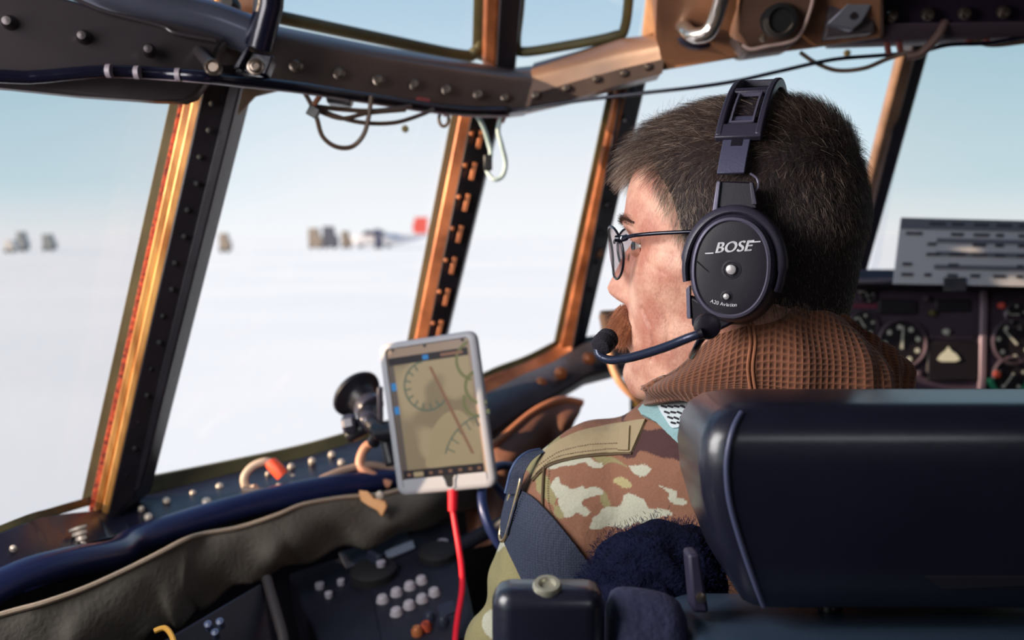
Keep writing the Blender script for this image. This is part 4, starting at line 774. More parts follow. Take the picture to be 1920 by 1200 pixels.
L_(tcn.outputs['Object'], n1.inputs['Vector']); L_(tcn.outputs['Object'], mp.inputs[0]); L_(mp.outputs[0], n2.inputs['Vector']); L_(n1.outputs['Fac'], r1.inputs[0]); L_(r1.outputs[0], b_n.inputs['Base Color'])
pr_ = t_.nodes.new('ShaderNodeValToRGB'); pr_.color_ramp.elements[0].position = .36; pr_.color_ramp.elements[1].position = .50; pr_.color_ramp.elements[0].color = (.60, .46, .42, 1); pr_.color_ramp.elements[1].color = (1, 1, 1, 1)
mxs = t_.nodes.new('ShaderNodeMix'); mxs.data_type = 'RGBA'; mxs.blend_type = 'MULTIPLY'; mxs.inputs[0].default_value = .28; L_(n2.outputs['Fac'], pr_.inputs[0]); L_(r1.outputs[0], mxs.inputs[6]); L_(pr_.outputs[0], mxs.inputs[7]); L_(mxs.outputs[2], b_n.inputs['Base Color'])
L_(n2.outputs['Fac'], bp.inputs['Height']); L_(bp.outputs[0], b_n.inputs['Normal'])
b_n.inputs['Roughness'].default_value = .48; b_n.inputs['Subsurface Weight'].default_value = .12; b_n.inputs['Subsurface Radius'].default_value = (.006, .002, .001); b_n.inputs['Subsurface Scale'].default_value = 1
mb = MB(); mb.v = [Vector(v) for v in HV]; mb.f = fs
person = mb.build('person', M_skin, None, angle=180)
tag(person, 'man with short brown hair and moustache in hooded brown fleece and camouflage jacket, seated', 'person')
# eyes, lids
M_eye = mat('eye white', (196, 184, 180), .15); M_iris = mat('grey blue iris', (70, 82, 92), .15); M_pup = mat('pupil', (8, 8, 10), .1)
for s_ in (1, -1):
    ec = H(.0820, .032 * s_, .0105); ed = (HF * .88 + HL * .42).normalized()
    e_ = MB().ball(ec, .0120, 24).build('eye', M_eye, person)
    MB().lathe(ec, ed, [(.0062, .0101), (.0060, .0108), (.0030, .0119), (0, .0120)], 24).build('iris', M_iris, e_); MB().lathe(ec, ed, [(.0028, .0118), (.0024, .0122), (0, .0123)], 18).build('pupil', M_pup, e_)
    for nm, e0, e1 in (('upper_lid', .36, 1.45), ('lower_lid', -.30, -1.45)):
        secs = []
        for k in range(21):
            a = -1.45 + 2.9 * k / 20; es = e0 * max(cos(a), 0) ** .6; sec = []
            for rr2, eo in ((.0124, 0), (.0142, .02 if e0 > 0 else -.02), (.0142, .25 if e0 > 0 else -.25), (.0138, (e1 - es)), (.0122, (e1 - es))):
                e2 = es + eo; sec.append(ec + (HF * cos(a) * cos(e2) + HL * sin(a) * s_ * cos(e2) + HZ * sin(e2)) * rr2)
            secs.append(sec)
        MB().loft(secs).build(nm, M_skin, person, angle=60)
# ---------------------------------------------------------------- hair
Xr, Yr, Zr = X, Y, Z
def hairmask(x, y, z, hard=False):
    """1 where scalp carries hair (local head metres)"""
    ay = np.abs(y)
    zl = np.interp(x, [-.12, -.085, -.06, -.03, -.008, .018, .036, .044, .052, .062, .070, .080, .12], [-.078, -.074, -.060, -.045, -.035, -.030, -.022, .004, .030, .048, .066, .073, .070])
    zl = zl + np.where(x > .06, -.004 * (ay < .022) + .006 * g(ay, .04, .012), 0)
    return z - zl
# normals of the head grid in local frame
GX, GY, GZ_ = X, Y, Z
du = np.stack([np.roll(GX, -1, 1) - np.roll(GX, 1, 1), np.roll(GY, -1, 1) - np.roll(GY, 1, 1), np.roll(GZ_, -1, 1) - np.roll(GZ_, 1, 1)], -1)
dv = np.stack([np.gradient(GX, axis=0), np.gradient(GY, axis=0), np.gradient(GZ_, axis=0)], -1)
NN = np.cross(du, dv); NN /= np.linalg.norm(NN, axis=-1, keepdims=True) + 1e-12
ctr = np.stack([GX, GY, GZ_ * .6], -1); sg = np.sign((NN * ctr).sum(-1).mean()); NN = -NN if sg < 0 else NN
M_hair = bpy.data.materials.new('brown hair'); M_hair.use_nodes = True; t_ = M_hair.node_tree; b2_ = t_.nodes['Principled BSDF']; L_ = t_.links.new
hi = t_.nodes.new('ShaderNodeHairInfo'); at_ = t_.nodes.new('ShaderNodeAttribute'); at_.attribute_name = 'grey'; at_.attribute_type = 'GEOMETRY'
r2 = t_.nodes.new('ShaderNodeValToRGB'); r2.color_ramp.elements[0].color = (*lin((34, 22, 24)), 1); r2.color_ramp.elements[1].color = (*lin((86, 60, 52)), 1)
mxr = t_.nodes.new('ShaderNodeMix'); mxr.data_type = 'RGBA'; mxr.inputs[7].default_value = (*lin((206, 182, 160)), 1)
L_(hi.outputs['Random'], r2.inputs[0]); L_(r2.outputs[0], mxr.inputs[6]); L_(at_.outputs['Fac'], mxr.inputs[0]); L_(mxr.outputs[2], b2_.inputs['Base Color']); b2_.inputs['Roughness'].default_value = .38
b2_.inputs['Specular IOR Level'].default_value = .6
M_scalp = mat('dark hair mass', (38, 25, 30), .8, 0, noise=.5, nscale=180, bump=1.0, bscale=260, stretch=(1, 1, .5))
# hair cap mesh
hm = hairmask(X, Y, Z)
def hlen(x, y, z):
    top = sm((z - .055) / .045); frontq = sm((x - .03) / .05)
    side = .0065 + .004 * sm((z - .0) / .05)
    L0 = side * (1 - top) + top * (.017 + .012 * frontq)
    return L0 * np.clip(.35 + .65 * sm((z + .07) / .06), .25, 1)
hmc = hm - .010 * sm((X - .02) / .03) * sm((.075 - Z) / .02) - .012 * sm((-.02 - Z) / .03); off = np.clip((hmc - .006) / .016, 0, 1) * (.0010 + .20 * hlen(X, Y, Z)); off = np.where(hmc > .006, off, -.003)
last = int(np.argmax(z0[:, 0] < -.10))
cx_, cy_, cz_ = X + NN[..., 0] * off, Y + NN[..., 1] * off, Z + NN[..., 2] * off
cw = hworld(cx_[:last].ravel(), cy_[:last].ravel(), cz_[:last].ravel())
keep = [(i * NC + j, i * NC + (j + 1) % NC, (i + 1) * NC + (j + 1) % NC, (i + 1) * NC + j) for i in range(last - 1) for j in range(NC) if max(hmc[i, j], hmc[i + 1, j]) > .004]
mb = MB(); mb.v = [Vector(v) for v in cw]; mb.f = keep
hair = mb.build('hair', M_scalp, person, angle=180)
bmm = bmesh.new(); bmm.from_mesh(hair.data); bmesh.ops.delete(bmm, geom=[v for v in bmm.verts if not v.link_faces], context='VERTS'); bmm.to_mesh(hair.data); bmm.free()
def strands(name, roots, tips_fn, npts, rad, greyv, m, parent):
    """roots (n,3) local; tips_fn(k/(npts-1)) -> offsets (n,3) local"""
    n = len(roots); pts = np.zeros((n, npts, 3))
    for k in range(npts): pts[:, k] = roots + tips_fn(k / (npts - 1))
    Wp = hworld(pts[..., 0].ravel(), pts[..., 1].ravel(), pts[..., 2].ravel()) - np.array(parent_loc(parent))
    c = bpy.data.hair_curves.new(name); c.add_curves([npts] * n); c.attributes['position'].data.foreach_set('vector', Wp.astype(np.float32).ravel())
    ra = c.attributes.get('radius') or c.attributes.new('radius', 'FLOAT', 'POINT')
    ra.data.foreach_set('value', np.tile(np.linspace(1, .35, npts), n).astype(np.float32) * rad)
    ga = c.attributes.new('grey', 'FLOAT', 'CURVE'); ga.data.foreach_set('value', greyv.astype(np.float32))
    c.materials.append(m); o = bpy.data.objects.new(name, c); COL.objects.link(o); o.parent = parent; return o
def unit(v): return v / (np.linalg.norm(v, axis=-1, keepdims=True) + 1e-9)
# area-weighted sampling
q = np.stack([GX, GY, GZ_], -1); e1 = np.roll(q, -1, 1)[:-1] - q[:-1]; e2 = q[1:] - q[:-1]; area = np.linalg.norm(np.cross(e1, e2), axis=-1)
wgt = area * (hm[:-1] > -.006) * (Z[:-1] > -.09); wgt = wgt.ravel() / wgt.sum(); NH = 60000
idx = rng.choice(len(wgt), NH, p=wgt); ii, jj = np.divmod(idx, NC); a_, b__ = rng.random(NH)[:, None], rng.random(NH)[:, None]
rt = q[ii, jj] + e1[ii, jj] * a_ + e2[ii, jj] * b__; nn_ = NN[ii, jj]
mk = hairmask(rt[:, 0], rt[:, 1], rt[:, 2]); ok = (mk > -.006) & (rng.random(NH) < np.clip(.12 + (mk + .006) / .022, 0, 1)); rt = rt[ok]; nn_ = nn_[ok]; mk = mk[ok]; NH = len(rt)
x, y, z = rt.T; top = sm((z - .05) / .045)[:, None]; frontq = sm((x - .02) / .05)[:, None]; bk = sm((-x - .02) / .05)[:, None]
fwd = np.array([1., 0, 0]); dn = np.array([0, 0, -1.])
sy = np.sign(y)[:, None]
comb_top = fwd * (.9 - .2 * bk) + np.array([0, .25, 0]) * sy + rng.normal(0, .42, (NH, 3))
comb_side = dn * .9 + fwd * (-.15 + .25 * frontq) + rng.normal(0, .28, (NH, 3))
comb = top * comb_top + (1 - top) * comb_side; comb = comb - nn_ * (comb * nn_).sum(-1, keepdims=True); comb = unit(comb)
ln = hlen(x, y, z)[:, None] * (.75 + .5 * rng.random((NH, 1)))
ftuft = sm((x - .072) / .02)[:, None] * top; ln = ln * (1 + .15 * ftuft)
stand = .42 + .25 * top + .15 * rng.random((NH, 1))
def tips(t): return nn_ * (ln * stand * (t - .28 * t * t)) + comb * (ln * (.55 * t + .45 * t * t)) + dn * (ln * .22 * t * t * ftuft)
grey_glint_prob = .10 + .75 * g(x, .052, .026) * g(z, .03, .035) + .35 * sm((x - .07) / .02) + .30 * (z < -.02) * (x < -.02)  # temple grey is real; base share paints glints, nape share paints rim light
grey = (rng.random(NH) < grey_glint_prob) * (.35 + .65 * rng.random(NH)) + .04
strands('hair_strands', rt, tips, 5, .00010, grey, M_hair, hair)
# eyebrows, moustache
M_must = mat('ginger moustache', (124, 70, 48), .45, col2=(96, 56, 42), nscale=220); M_browm = mat('brown eyebrow hair', (84, 58, 48), .5)
def surf_pts(yy, zz):
    """nearest head surface points at lateral yy and height zz on the front"""
    F_ = (X > .04); q_ = np.stack([Y[F_], Z[F_]], -1); xx = X[F_]; nnn = NN[F_]; out = []; on = []
    for a, b in zip(yy, zz):
        k = np.argmin((q_[:, 0] - a) ** 2 + (q_[:, 1] - b) ** 2); out.append((xx[k], a, b)); on.append(nnn[k])
    return np.array(out), np.array(on)
def tuft(name, yy, zz, dirf, L, rad, m, base=None):
    r0, n0 = surf_pts(yy, zz); n = len(r0); d_ = dirf(r0) + rng.normal(0, .18, (n, 3)); d_ = unit(d_); l_ = L(r0)[:, None] * (.7 + .6 * rng.random((n, 1)))
    return strands(name, r0, lambda t: n0 * l_ * .75 * (t - .55 * t * t) + d_ * l_ * (.35 * t + .65 * t * t), 5, rad, rng.random(n) * .2, m, base or person)
M_mh = bpy.data.materials.new('ginger hair'); M_mh.use_nodes = True; t_ = M_mh.node_tree; bb = t_.nodes['Principled BSDF']; hi = t_.nodes.new('ShaderNodeHairInfo'); r3 = t_.nodes.new('ShaderNodeValToRGB')
r3.color_ramp.elements[0].color = (*lin((110, 60, 42)), 1); r3.color_ramp.elements[1].color = (*lin((214, 142, 100)), 1); t_.links.new(hi.outputs['Random'], r3.inputs[0]); t_.links.new(r3.outputs[0], bb.inputs['Base Color']); bb.inputs['Roughness'].default_value = .4
def mst(yv): return .1080 - 14.0 * yv * yv, -.0475 - .012 * (abs(yv) / .03) ** 1.4   # centre line of the moustache on the upper lip
mo = MB(); secs = []
for k in range(25):
    yv = -.030 + .06 * k / 24; mx_, mz_ = mst(yv); hgt = .0095 * max(1 - (yv / .032) ** 2, .02) ** .5
    secs.append([H(mx_ + .0062 * cos(a) * (hgt / .0095), yv, mz_ + .8 * hgt * sin(a) - .002 * cos(a)) for a in np.linspace(0, 2 * pi, 14, endpoint=False)])
must = mo.loft(secs).build('moustache', M_must, person, angle=180, label='ginger brown moustache')
nM = 5200; ym = rng.uniform(-.030, .030, nM); am = rng.uniform(-1.2, 1.5, nM); hm_ = .0095 * np.sqrt(np.clip(1 - (ym / .032) ** 2, .02, 1)); mxv = .1080 - 14 * ym * ym; mzv = -.0475 - .012 * (np.abs(ym) / .03) ** 1.4
kM = rng.uniform(.45, 1.0, nM); am = rng.uniform(-2.6, 3.0, nM); endM = rng.random(nM) < .25
rM = np.stack([mxv + .0072 * kM * np.cos(am) * hm_ / .0095, ym, mzv + hm_ * kM * np.sin(am)], -1); oM = np.stack([np.maximum(np.cos(am), 0), np.sign(ym) * (np.abs(ym) / .03) ** 2 * .9, np.sin(am) * .3], -1)
dM = unit(np.stack([np.full(nM, .32), np.sign(ym) * .35, np.full(nM, -1.0)], -1) + rng.normal(0, .2, (nM, 3))); lM = .010 + .008 * rng.random((nM, 1))
strands('moustache_strands', rM, lambda t: oM * lM * .35 * (t - .5 * t * t) + dM * lM * (.4 * t + .6 * t * t), 5, .00011, rng.random(nM) * .2, M_mh, must)
for s_ in (1, -1):
    nb = 420; t0 = rng.random(nb); yb = s_ * (.012 + .036 * t0); zb = .0285 + .007 * np.sin(t0 * pi * .75) - .004 * t0 + rng.normal(0, .0016, nb)
    eb = MB(); secs = []
    for k in range(14):
        t0_ = k / 13; r0, n0 = surf_pts([s_ * (.012 + .036 * t0_)], [.0285 + .007 * sin(t0_ * pi * .75) - .004 * t0_]); c = r0[0] + n0[0] * .0002
        secs.append([H(c[0] + .0012 * cos(a), c[1], c[2] + .0016 * sin(a) * (1 - .6 * t0_)) for a in np.linspace(0, 2 * pi, 8, endpoint=False)])
    ebm = eb.loft(secs).build('eyebrow', M_browm, person, angle=180)
    tuft('eyebrow_strands', yb, zb, lambda r: np.stack([np.full(len(r), .1), s_ * np.full(len(r), .9), np.full(len(r), .25)], -1), lambda r: np.full(len(r), .0045), .00009, M_hair, ebm)
# lips
M_lip = mat('pink lips', (204, 138, 134), .42, 0, bump=.2, bscale=300)
secs = []
for k in range(21):
    yv = -.023 + .046 * k / 20; hh_ = .0048 * max(1 - (yv / .0245) ** 2, .03) ** .6
    secs.append([H(.1015 - 9.5 * yv * yv + .0062 * cos(a) * hh_ / .0048, yv, -.0710 + hh_ * sin(a)) for a in np.linspace(0, 2 * pi, 12, endpoint=False)])
MB().loft(secs).build('lower_lip', M_lip, person, angle=180)
# ---------------------------------------------------------------- jacket
BF = Vector((.3, .954, 0)).normalized(); BL = Vector((-BF.y, BF.x, 0)); NB = Vector((.232, .86, 1.07))
def B(f, l, z): return Vector((NB.x, NB.y, 0)) + BF * f + BL * l + Vector((0, 0, z))
mb = MB(); secs = []
for z, hw_, hd, df in ((1.114, .088, .084, .0), (1.106, .106, .098, .0), (1.092, .130, .108, .0), (1.065, .155, .115, -.002), (1.03, .178, .118, 0), (.97, .19, .13, .01), (.88, .192, .137, .015), (.76, .188, .138, .02), (.62, .185, .14, .02), (.50, .19, .15, .03)):
    secs.append([B(df + hd * sin(a) * abs(sin(a)) ** .0, hw_ * cos(a) * (abs(cos(a)) ** -.12 if abs(cos(a)) > .05 else 1), z) for a in np.linspace(0, 2 * pi, 48, endpoint=False)])
mb.loft(secs)
for s_ in (1, -1):
    if s_ == 1: arm = [(B(0, .10, 1.035), .050), (B(.005, .135, 1.025), .060), (P(1112, 945, .895), .069), (P(1075, 1050, .905), .070), (P(1020, 1180, .915), .064), (P(965, 1330, .94), .058), (P(930, 1440, .97), .055), (P(990, 1500, 1.05), .054), (P(1060, 1520, 1.13), .048), (P(1110, 1520, 1.19), .042)]
    else: arm = [(B(0, -.10, 1.035), .050), (B(0, -.16, 1.01), .066), (B(.0, -.20, .93), .066), (B(.03, -.225, .82), .058), (B(.06, -.235, .74), .055), (B(.16, -.22, .70), .05), (B(.26, -.17, .70), .042)]
    pts = crv([a[0] for a in arm], 6); rr_ = np.interp(np.linspace(0, len(arm) - 1, len(pts)), range(len(arm)), [a[1] for a in arm])
    mb.tube(pts, list(rr_), 28); mb.ball(pts[0], rr_[0], 20)
M_camo = bpy.data.materials.new('camouflage cloth'); M_camo.use_nodes = True; t_ = M_camo.node_tree; bb = t_.nodes['Principled BSDF']; L_ = t_.links.new
tcn = t_.nodes.new('ShaderNodeTexCoord')
at2 = t_.nodes.new('ShaderNodeAttribute'); at2.attribute_name = 'pattern'; ns_ = t_.nodes.new('ShaderNodeTexNoise'); ns_.inputs['Scale'].default_value = 700; mxn = t_.nodes.new('ShaderNodeMix'); mxn.data_type = 'RGBA'; mxn.blend_type = 'MULTIPLY'; mxn.inputs[0].default_value = .35
L_(tcn.outputs['Object'], ns_.inputs['Vector']); L_(at2.outputs['Color'], mxn.inputs[6]); L_(ns_.outputs['Fac'], mxn.inputs[7]); L_(mxn.outputs[2], bb.inputs['Base Color']); bb.inputs['Roughness'].default_value = .95
nzz = t_.nodes.new('ShaderNodeTexNoise'); nzz.inputs['Scale'].default_value = 45; nzz.inputs['Detail'].default_value = 8; bp = t_.nodes.new('ShaderNodeBump'); bp.inputs['Strength'].default_value = .7; bp.inputs['Distance'].default_value = .004
L_(tcn.outputs['Object'], nzz.inputs['Vector']); L_(nzz.outputs['Fac'], bp.inputs['Height']); L_(bp.outputs[0], bb.inputs['Normal'])
jk = mb.build('jacket', M_camo, person, angle=180, fix=True)
rm = jk.modifiers.new('r', 'REMESH'); rm.mode = 'VOXEL'; rm.voxel_size = .0055; rm.use_smooth_shade = True
sm_ = jk.modifiers.new('s', 'SMOOTH'); sm_.factor = .6; sm_.iterations = 14
bpy.context.view_layer.update(); dg = bpy.context.evaluated_depsgraph_get(); me = bpy.data.meshes.new_from_object(jk.evaluated_get(dg)); jk.modifiers.clear(); jk.data = me
# finer cloth where the pattern is seen, then the printed pattern in the cloth's own flat (x, z) layout
bmj = bmesh.new(); bmj.from_mesh(me); reg = [f for f in bmj.faces if f.calc_center_median().x < .30 and f.calc_center_median().z > .84 and f.calc_center_median().y < 1.05]
bmesh.ops.subdivide_edges(bmj, edges=list({e for f in reg for e in f.edges}), cuts=3, use_grid_fill=True); bmj.to_mesh(me); bmj.free(); me.update()
# wrinkles
nv = len(me.vertices); cov = np.zeros(nv * 3); me.vertices.foreach_get('co', cov); cov = cov.reshape(-1, 3); nov = np.zeros(nv * 3); me.vertices.foreach_get('normal', nov); nov = nov.reshape(-1, 3)
wv = .0022 * np.sin(cov[:, 2] * 95 + 5 * np.sin(cov[:, 0] * 28) + cov[:, 1] * 30) * sm((.96 - cov[:, 2]) / .08) + .0012 * np.sin(cov[:, 0] * 80 + cov[:, 2] * 40 + 3 * np.sin(cov[:, 1] * 40))
crease = .008 * np.sin(((cov[:, 0] + .2 * cov[:, 2]) * 150)) * sm((.955 - cov[:, 2]) / .06) * sm((.045 - cov[:, 0]) / .04)
cov += nov * (wv + crease)[:, None]; me.vertices.foreach_set('co', cov.ravel()); me.update()
me.polygons.foreach_set('use_smooth', [True] * len(me.polygons)); me.materials.clear(); me.materials.append(M_camo)
def inpoly(px, pz, poly):
    ins = np.zeros(len(px), bool); n = len(poly)
    for i in range(n):
        (x1, z1), (x2, z2) = poly[i], poly[(i + 1) % n]; c_ = ((z1 > pz) != (z2 > pz)); xx = (x2 - x1) * (pz - z1) / ((z2 - z1) if z2 != z1 else 1e-9) + x1; ins ^= c_ & (px < xx)
    return ins
def pat(pl, d=.80):
    pts = crv([P(860 + a / 3.157, 820 + b / 3.157, d) for a, b in pl], 5, True); return [(p.x, p.z) for p in pts]
wob = .0016 * np.sin(cov[:, 0] * 210 + 4 * np.sin(cov[:, 2] * 130)) ; cx1 = cov[:, 0] + wob; cz1 = cov[:, 2] + .0014 * np.sin(cov[:, 0] * 260 + cov[:, 2] * 90)
colr = np.zeros((len(cov), 4)); base_c, ol, pale, mar, yel = [np.array((*lin(c_), 1)) for c_ in ((152, 106, 84), (158, 148, 106), (200, 198, 178), (84, 54, 54), (190, 176, 128))]
nf1 = np.sin(cov[:, 0] * 34 + 2 * np.sin(cov[:, 2] * 22)) + np.sin(cov[:, 2] * 40 + cov[:, 1] * 25 + 1.5 * np.sin(cov[:, 0] * 30)); nf2 = np.sin(cov[:, 0] * 47 + 1 + 2 * np.sin(cov[:, 2] * 33 + 2)) + np.sin(cov[:, 2] * 61 + cov[:, 1] * 31 + 2)
colr[:] = base_c; out_ = ((cov[:, 2] < .985) & (cov[:, 0] < .028)) | (cov[:, 2] < .935) & (cov[:, 0] < .055) | (cov[:, 0] > .30) | (cov[:, 2] < .88)
colr[out_ & (nf1 > -1.15)] = ol; colr[out_ & (nf2 > 1.15)] = pale; colr[out_ & (nf2 < -1.4)] = mar
for cc_, pls in ((ol, [[(380, 270), (500, 150), (520, 300), (590, 380), (560, 470), (500, 440), (440, 360), (380, 330)], [(505, 150), (720, 120), (830, 150), (900, 190), (1010, 215), (900, 222), (820, 190), (760, 165), (700, 180), (560, 210), (510, 300)], [(560, 470), (610, 480), (640, 530), (600, 540)], [(850, 380), (900, 390), (930, 450), (880, 470)]]),
    (mar, [[(830, 112), (880, 104), (960, 112), (1000, 130), (950, 162), (870, 152)], [(1020, 100), (1060, 60), (1040, 15), (1200, -10), (1420, 0), (1420, 140), (1250, 132), (1180, 115), (1100, 132), (1040, 165), (1000, 160)]]),
    (yel, [[(945, 315), (1000, 295), (1035, 315), (1025, 345), (970, 350)]]),
    (pale, [[(510, 205), (590, 205), (690, 195), (780, 170), (820, 210), (880, 215), (870, 240), (800, 255), (760, 235), (700, 240), (640, 260), (590, 282), (545, 275), (515, 245)],
      [(575, 330), (610, 330), (640, 370), (680, 380), (740, 345), (780, 365), (850, 365), (865, 400), (820, 415), (760, 415), (740, 450), (790, 490), (780, 525), (720, 520), (670, 540), (630, 520), (595, 460), (600, 430), (570, 410)],
      [(780, 580), (830, 520), (900, 480), (960, 450), (1000, 400), (1060, 370), (1120, 390), (1150, 430), (1230, 430), (1250, 450), (1150, 500), (1050, 560), (950, 590), (880, 600), (800, 595)],
      [(1020, 210), (1060, 195), (1130, 200), (1150, 220), (1130, 250), (1070, 250)], [(1190, 290), (1240, 285), (1270, 300), (1290, 330), (1325, 345), (1320, 375), (1270, 370), (1240, 345), (1220, 305)], [(925, 96), (1005, 98), (1000, 120), (960, 120)], [(325, 700), (350, 720), (370, 780), (345, 790), (330, 740)]])):
    for pl in pls: colr[inpoly(cx1, cz1, pat(pl)) & (cov[:, 1] < .93)] = cc_
ca = me.color_attributes.new('pattern', 'FLOAT_COLOR', 'POINT'); ca.data.foreach_set('color', colr.ravel())
JB = BVHTree.FromPolygons([Vector(v) for v in cov], [tuple(p.vertices) for p in me.polygons])
def on_jacket(px, py, off=0.0, dflt=.85):
    o_ = CAM; d_ = (P(px, py, 1) - CAM).normalized(); h, n, i, ds = JB.ray_cast(o_, d_)
    if h is None:
        h, n, i, ds = JB.find_nearest(P(px, py, dflt))
    if n.dot(d_) > 0: n = -n
    return h + n * off, n
def cloth_patch(name, up, lo, th_, m, parent, off=.001, nu=30, nvv=8, bow=.0, **k):
    """strip of cloth lying on the jacket between two px polylines"""
    def res(pl, n):
        pl = [Vector((p[0], p[1], 0)) for p in pl]; c_ = crv(pl, 6) if len(pl) > 2 else pl
        ds = [0]; 
        for a, b in zip(c_, c_[1:]): ds.append(ds[-1] + (b - a).length)
        out = []
        for i in range(n):
            t = ds[-1] * i / (n - 1); j = max(min(np.searchsorted(ds, t) - 1, len(c_) - 2), 0); u = (t - ds[j]) / max(ds[j + 1] - ds[j], 1e-6); out.append(c_[j].lerp(c_[j + 1], u))
        return out
    U, Lw = res(up, nu), res(lo, nu); secs = []
    for a, b in zip(U, Lw):
        f1 = []; f2 = []
        for j in range(nvv):
            p = a.lerp(b, j / (nvv - 1)); h, n = on_jacket(p.x, p.y, off); e = bow * sin(pi * j / (nvv - 1)); f1.append(h + n * (th_ + e)); f2.append(h - n * .0005)
        secs.append(f1 + f2[::-1])
    return MB().loft(secs).build(name, m, parent, angle=60, **k)
M_tan = mat('olive tan cloth', (166, 148, 116), .95, 0, noise=.12, nscale=12, bump=.5, bscale=140)
M_seam = mat('dark seam thread', (96, 78, 58), .9); M_thread = mat('stitch thread', (120, 98, 76), .9)
def seam(pl, parent, r=.0007, m=None, off=.0015, name='seam', n=6):
    pts = [on_jacket(p.x, p.y, off)[0] for p in crv([Vector((a, b, 0)) for a, b in pl], n)]
    return MB().tube(pts, r, 6).build(name, m or M_seam, parent)
def stitches(pl, parent, off=.0024, step=4.5, m=None):
    c_ = crv([Vector((a, b, 0)) for a, b in pl], 10); ds = [0]
    for a, b in zip(c_, c_[1:]): ds.append(ds[-1] + (b - a).length)
    mbs = MB(); n = int(ds[-1] / step)
    for i in range(n):
        t = ds[-1] * i / n; j = max(min(int(np.searchsorted(ds, t)) - 1, len(c_) - 2), 0); u = (t - ds[j]) / max(ds[j + 1] - ds[j], 1e-6); p = c_[j].lerp(c_[j + 1], u); d_ = (c_[j + 1] - c_[j]).normalized() * step * .27
        a, _ = on_jacket(p.x - d_.x, p.y - d_.y, off); b, _ = on_jacket(p.x + d_.x, p.y + d_.y, off); mbs.tube([a, b], .00035, 5)
    return mbs.build('stitching', m or M_thread, parent)
ep = cloth_patch('shoulder_flap', [(1010, 868), (1030, 842), (1080, 815), (1130, 803), (1190, 792), (1213, 789)], [(1000, 900), (1030, 872), (1080, 858), (1130, 852), (1184, 850), (1187, 848)], .0022, M_tan, jk, off=.0005)
stitches([(1012, 878), (1050, 852), (1100, 840), (1150, 836), (1182, 835)], jk, off=.0036); stitches([(1010, 890), (1040, 864), (1090, 852), (1150, 846), (1182, 845)], jk, off=.0036)
cloth_patch('flap_tab', [(1166, 806), (1186, 803)], [(1163, 848), (1184, 848)], .0036, M_tan, jk, nu=8, nvv=6)
seam([(1213, 790), (1192, 805), (1184, 850)], jk, .0012); seam([(1000, 902), (1030, 874), (1080, 860), (1130, 854), (1186, 851)], jk, .0010, off=.001)
seam([(1022, 874), (1019, 915), (1020, 960), (1036, 985), (1075, 1030)], jk, .0012); stitches([(1030, 880), (1028, 920), (1032, 955), (1050, 985), (1085, 1025)], jk, off=.0012)
# hood / fleece collar
M_fl = bpy.data.materials.new('brown waffle fleece'); M_fl.use_nodes = True; t_ = M_fl.node_tree; bb = t_.nodes['Principled BSDF']; L_ = t_.links.new
uvn = t_.nodes.new('ShaderNodeUVMap'); spx = t_.nodes.new('ShaderNodeSeparateXYZ'); L_(uvn.outputs[0], spx.inputs[0])
def sn_(sock, k):
    a = t_.nodes.new('ShaderNodeMath'); a.operation = 'MULTIPLY'; a.inputs[1].default_value = k; b = t_.nodes.new('ShaderNodeMath'); b.operation = 'SINE'; L_(sock, a.inputs[0]); L_(a.outputs[0], b.inputs[0])
    c2 = t_.nodes.new('ShaderNodeMath'); c2.operation = 'ABSOLUTE'; L_(b.outputs[0], c2.inputs[0]); return c2.outputs[0]
K_ = pi / .0050
su, sv = sn_(spx.outputs[0], K_), sn_(spx.outputs[1], K_); ml = t_.nodes.new('ShaderNodeMath'); ml.operation = 'MULTIPLY'; L_(su, ml.inputs[0]); L_(sv, ml.inputs[1])
rw = t_.nodes.new('ShaderNodeValToRGB'); rw.color_ramp.elements[0].color = (*lin((146, 92, 66)), 1); rw.color_ramp.elements[1].color = (*lin((112, 66, 48)), 1); rw.color_ramp.elements[0].position = .2; rw.color_ramp.elements[1].position = .95
L_(ml.outputs[0], rw.inputs[0]); L_(rw.outputs[0], bb.inputs['Base Color']); bb.inputs['Roughness'].default_value = .95; bb.inputs['Sheen Weight'].default_value = .25
inv = t_.nodes.new('ShaderNodeMath'); inv.operation = 'SUBTRACT'; inv.inputs[0].default_value = 1; L_(ml.outputs[0], inv.inputs[1]); bp = t_.nodes.new('ShaderNodeBump'); bp.inputs['Strength'].default_value = .8; bp.inputs['Distance'].default_value = .0016
L_(inv.outputs[0], bp.inputs['Height']); L_(bp.outputs[0], bb.inputs['Normal'])
NK = P(1442, 640, .84)
# phi(deg): ztop, rtop, rout, zout, rbot, zbot   (phi 270 faces the camera, 180 = image left, 0 = image right)
HT = [(150, 1.110, .088, .098, 1.106, .090, 1.100), (180, 1.121, .098, .107, 1.113, .100, 1.104), (200, 1.129, .106, .114, 1.122, .106, 1.113), (215, 1.144, .104, .114, 1.130, .106, 1.119), (230, 1.168, .094, .111, 1.138, .104, 1.117), (245, 1.193, .084, .106, 1.142, .104, 1.108),
    (258, 1.203, .078, .102, 1.142, .108, 1.088), (270, 1.197, .078, .102, 1.142, .112, 1.05), (285, 1.190, .078, .106, 1.142, .114, 1.03), (300, 1.184, .080, .110, 1.140, .114, 1.03), (320, 1.170, .084, .112, 1.136, .112, 1.03), (345, 1.155, .084, .112, 1.130, .108, 1.03), (370, 1.150, .080, .108, 1.126, .100, 1.05), (400, 1.145, .078, .102, 1.12, .095, 1.09), (450, 1.125, .078, .095, 1.112, .09, 1.10), (510, 1.110, .088, .098, 1.106, .090, 1.100)]
HT = np.array(HT); HT[:, 1] += .007 * np.exp(-((HT[:, 0] - 262) / 40) ** 2) + .008 * np.exp(-((HT[:, 0] - 250) / 14) ** 2); nph = 260; secs = []; uvs = []
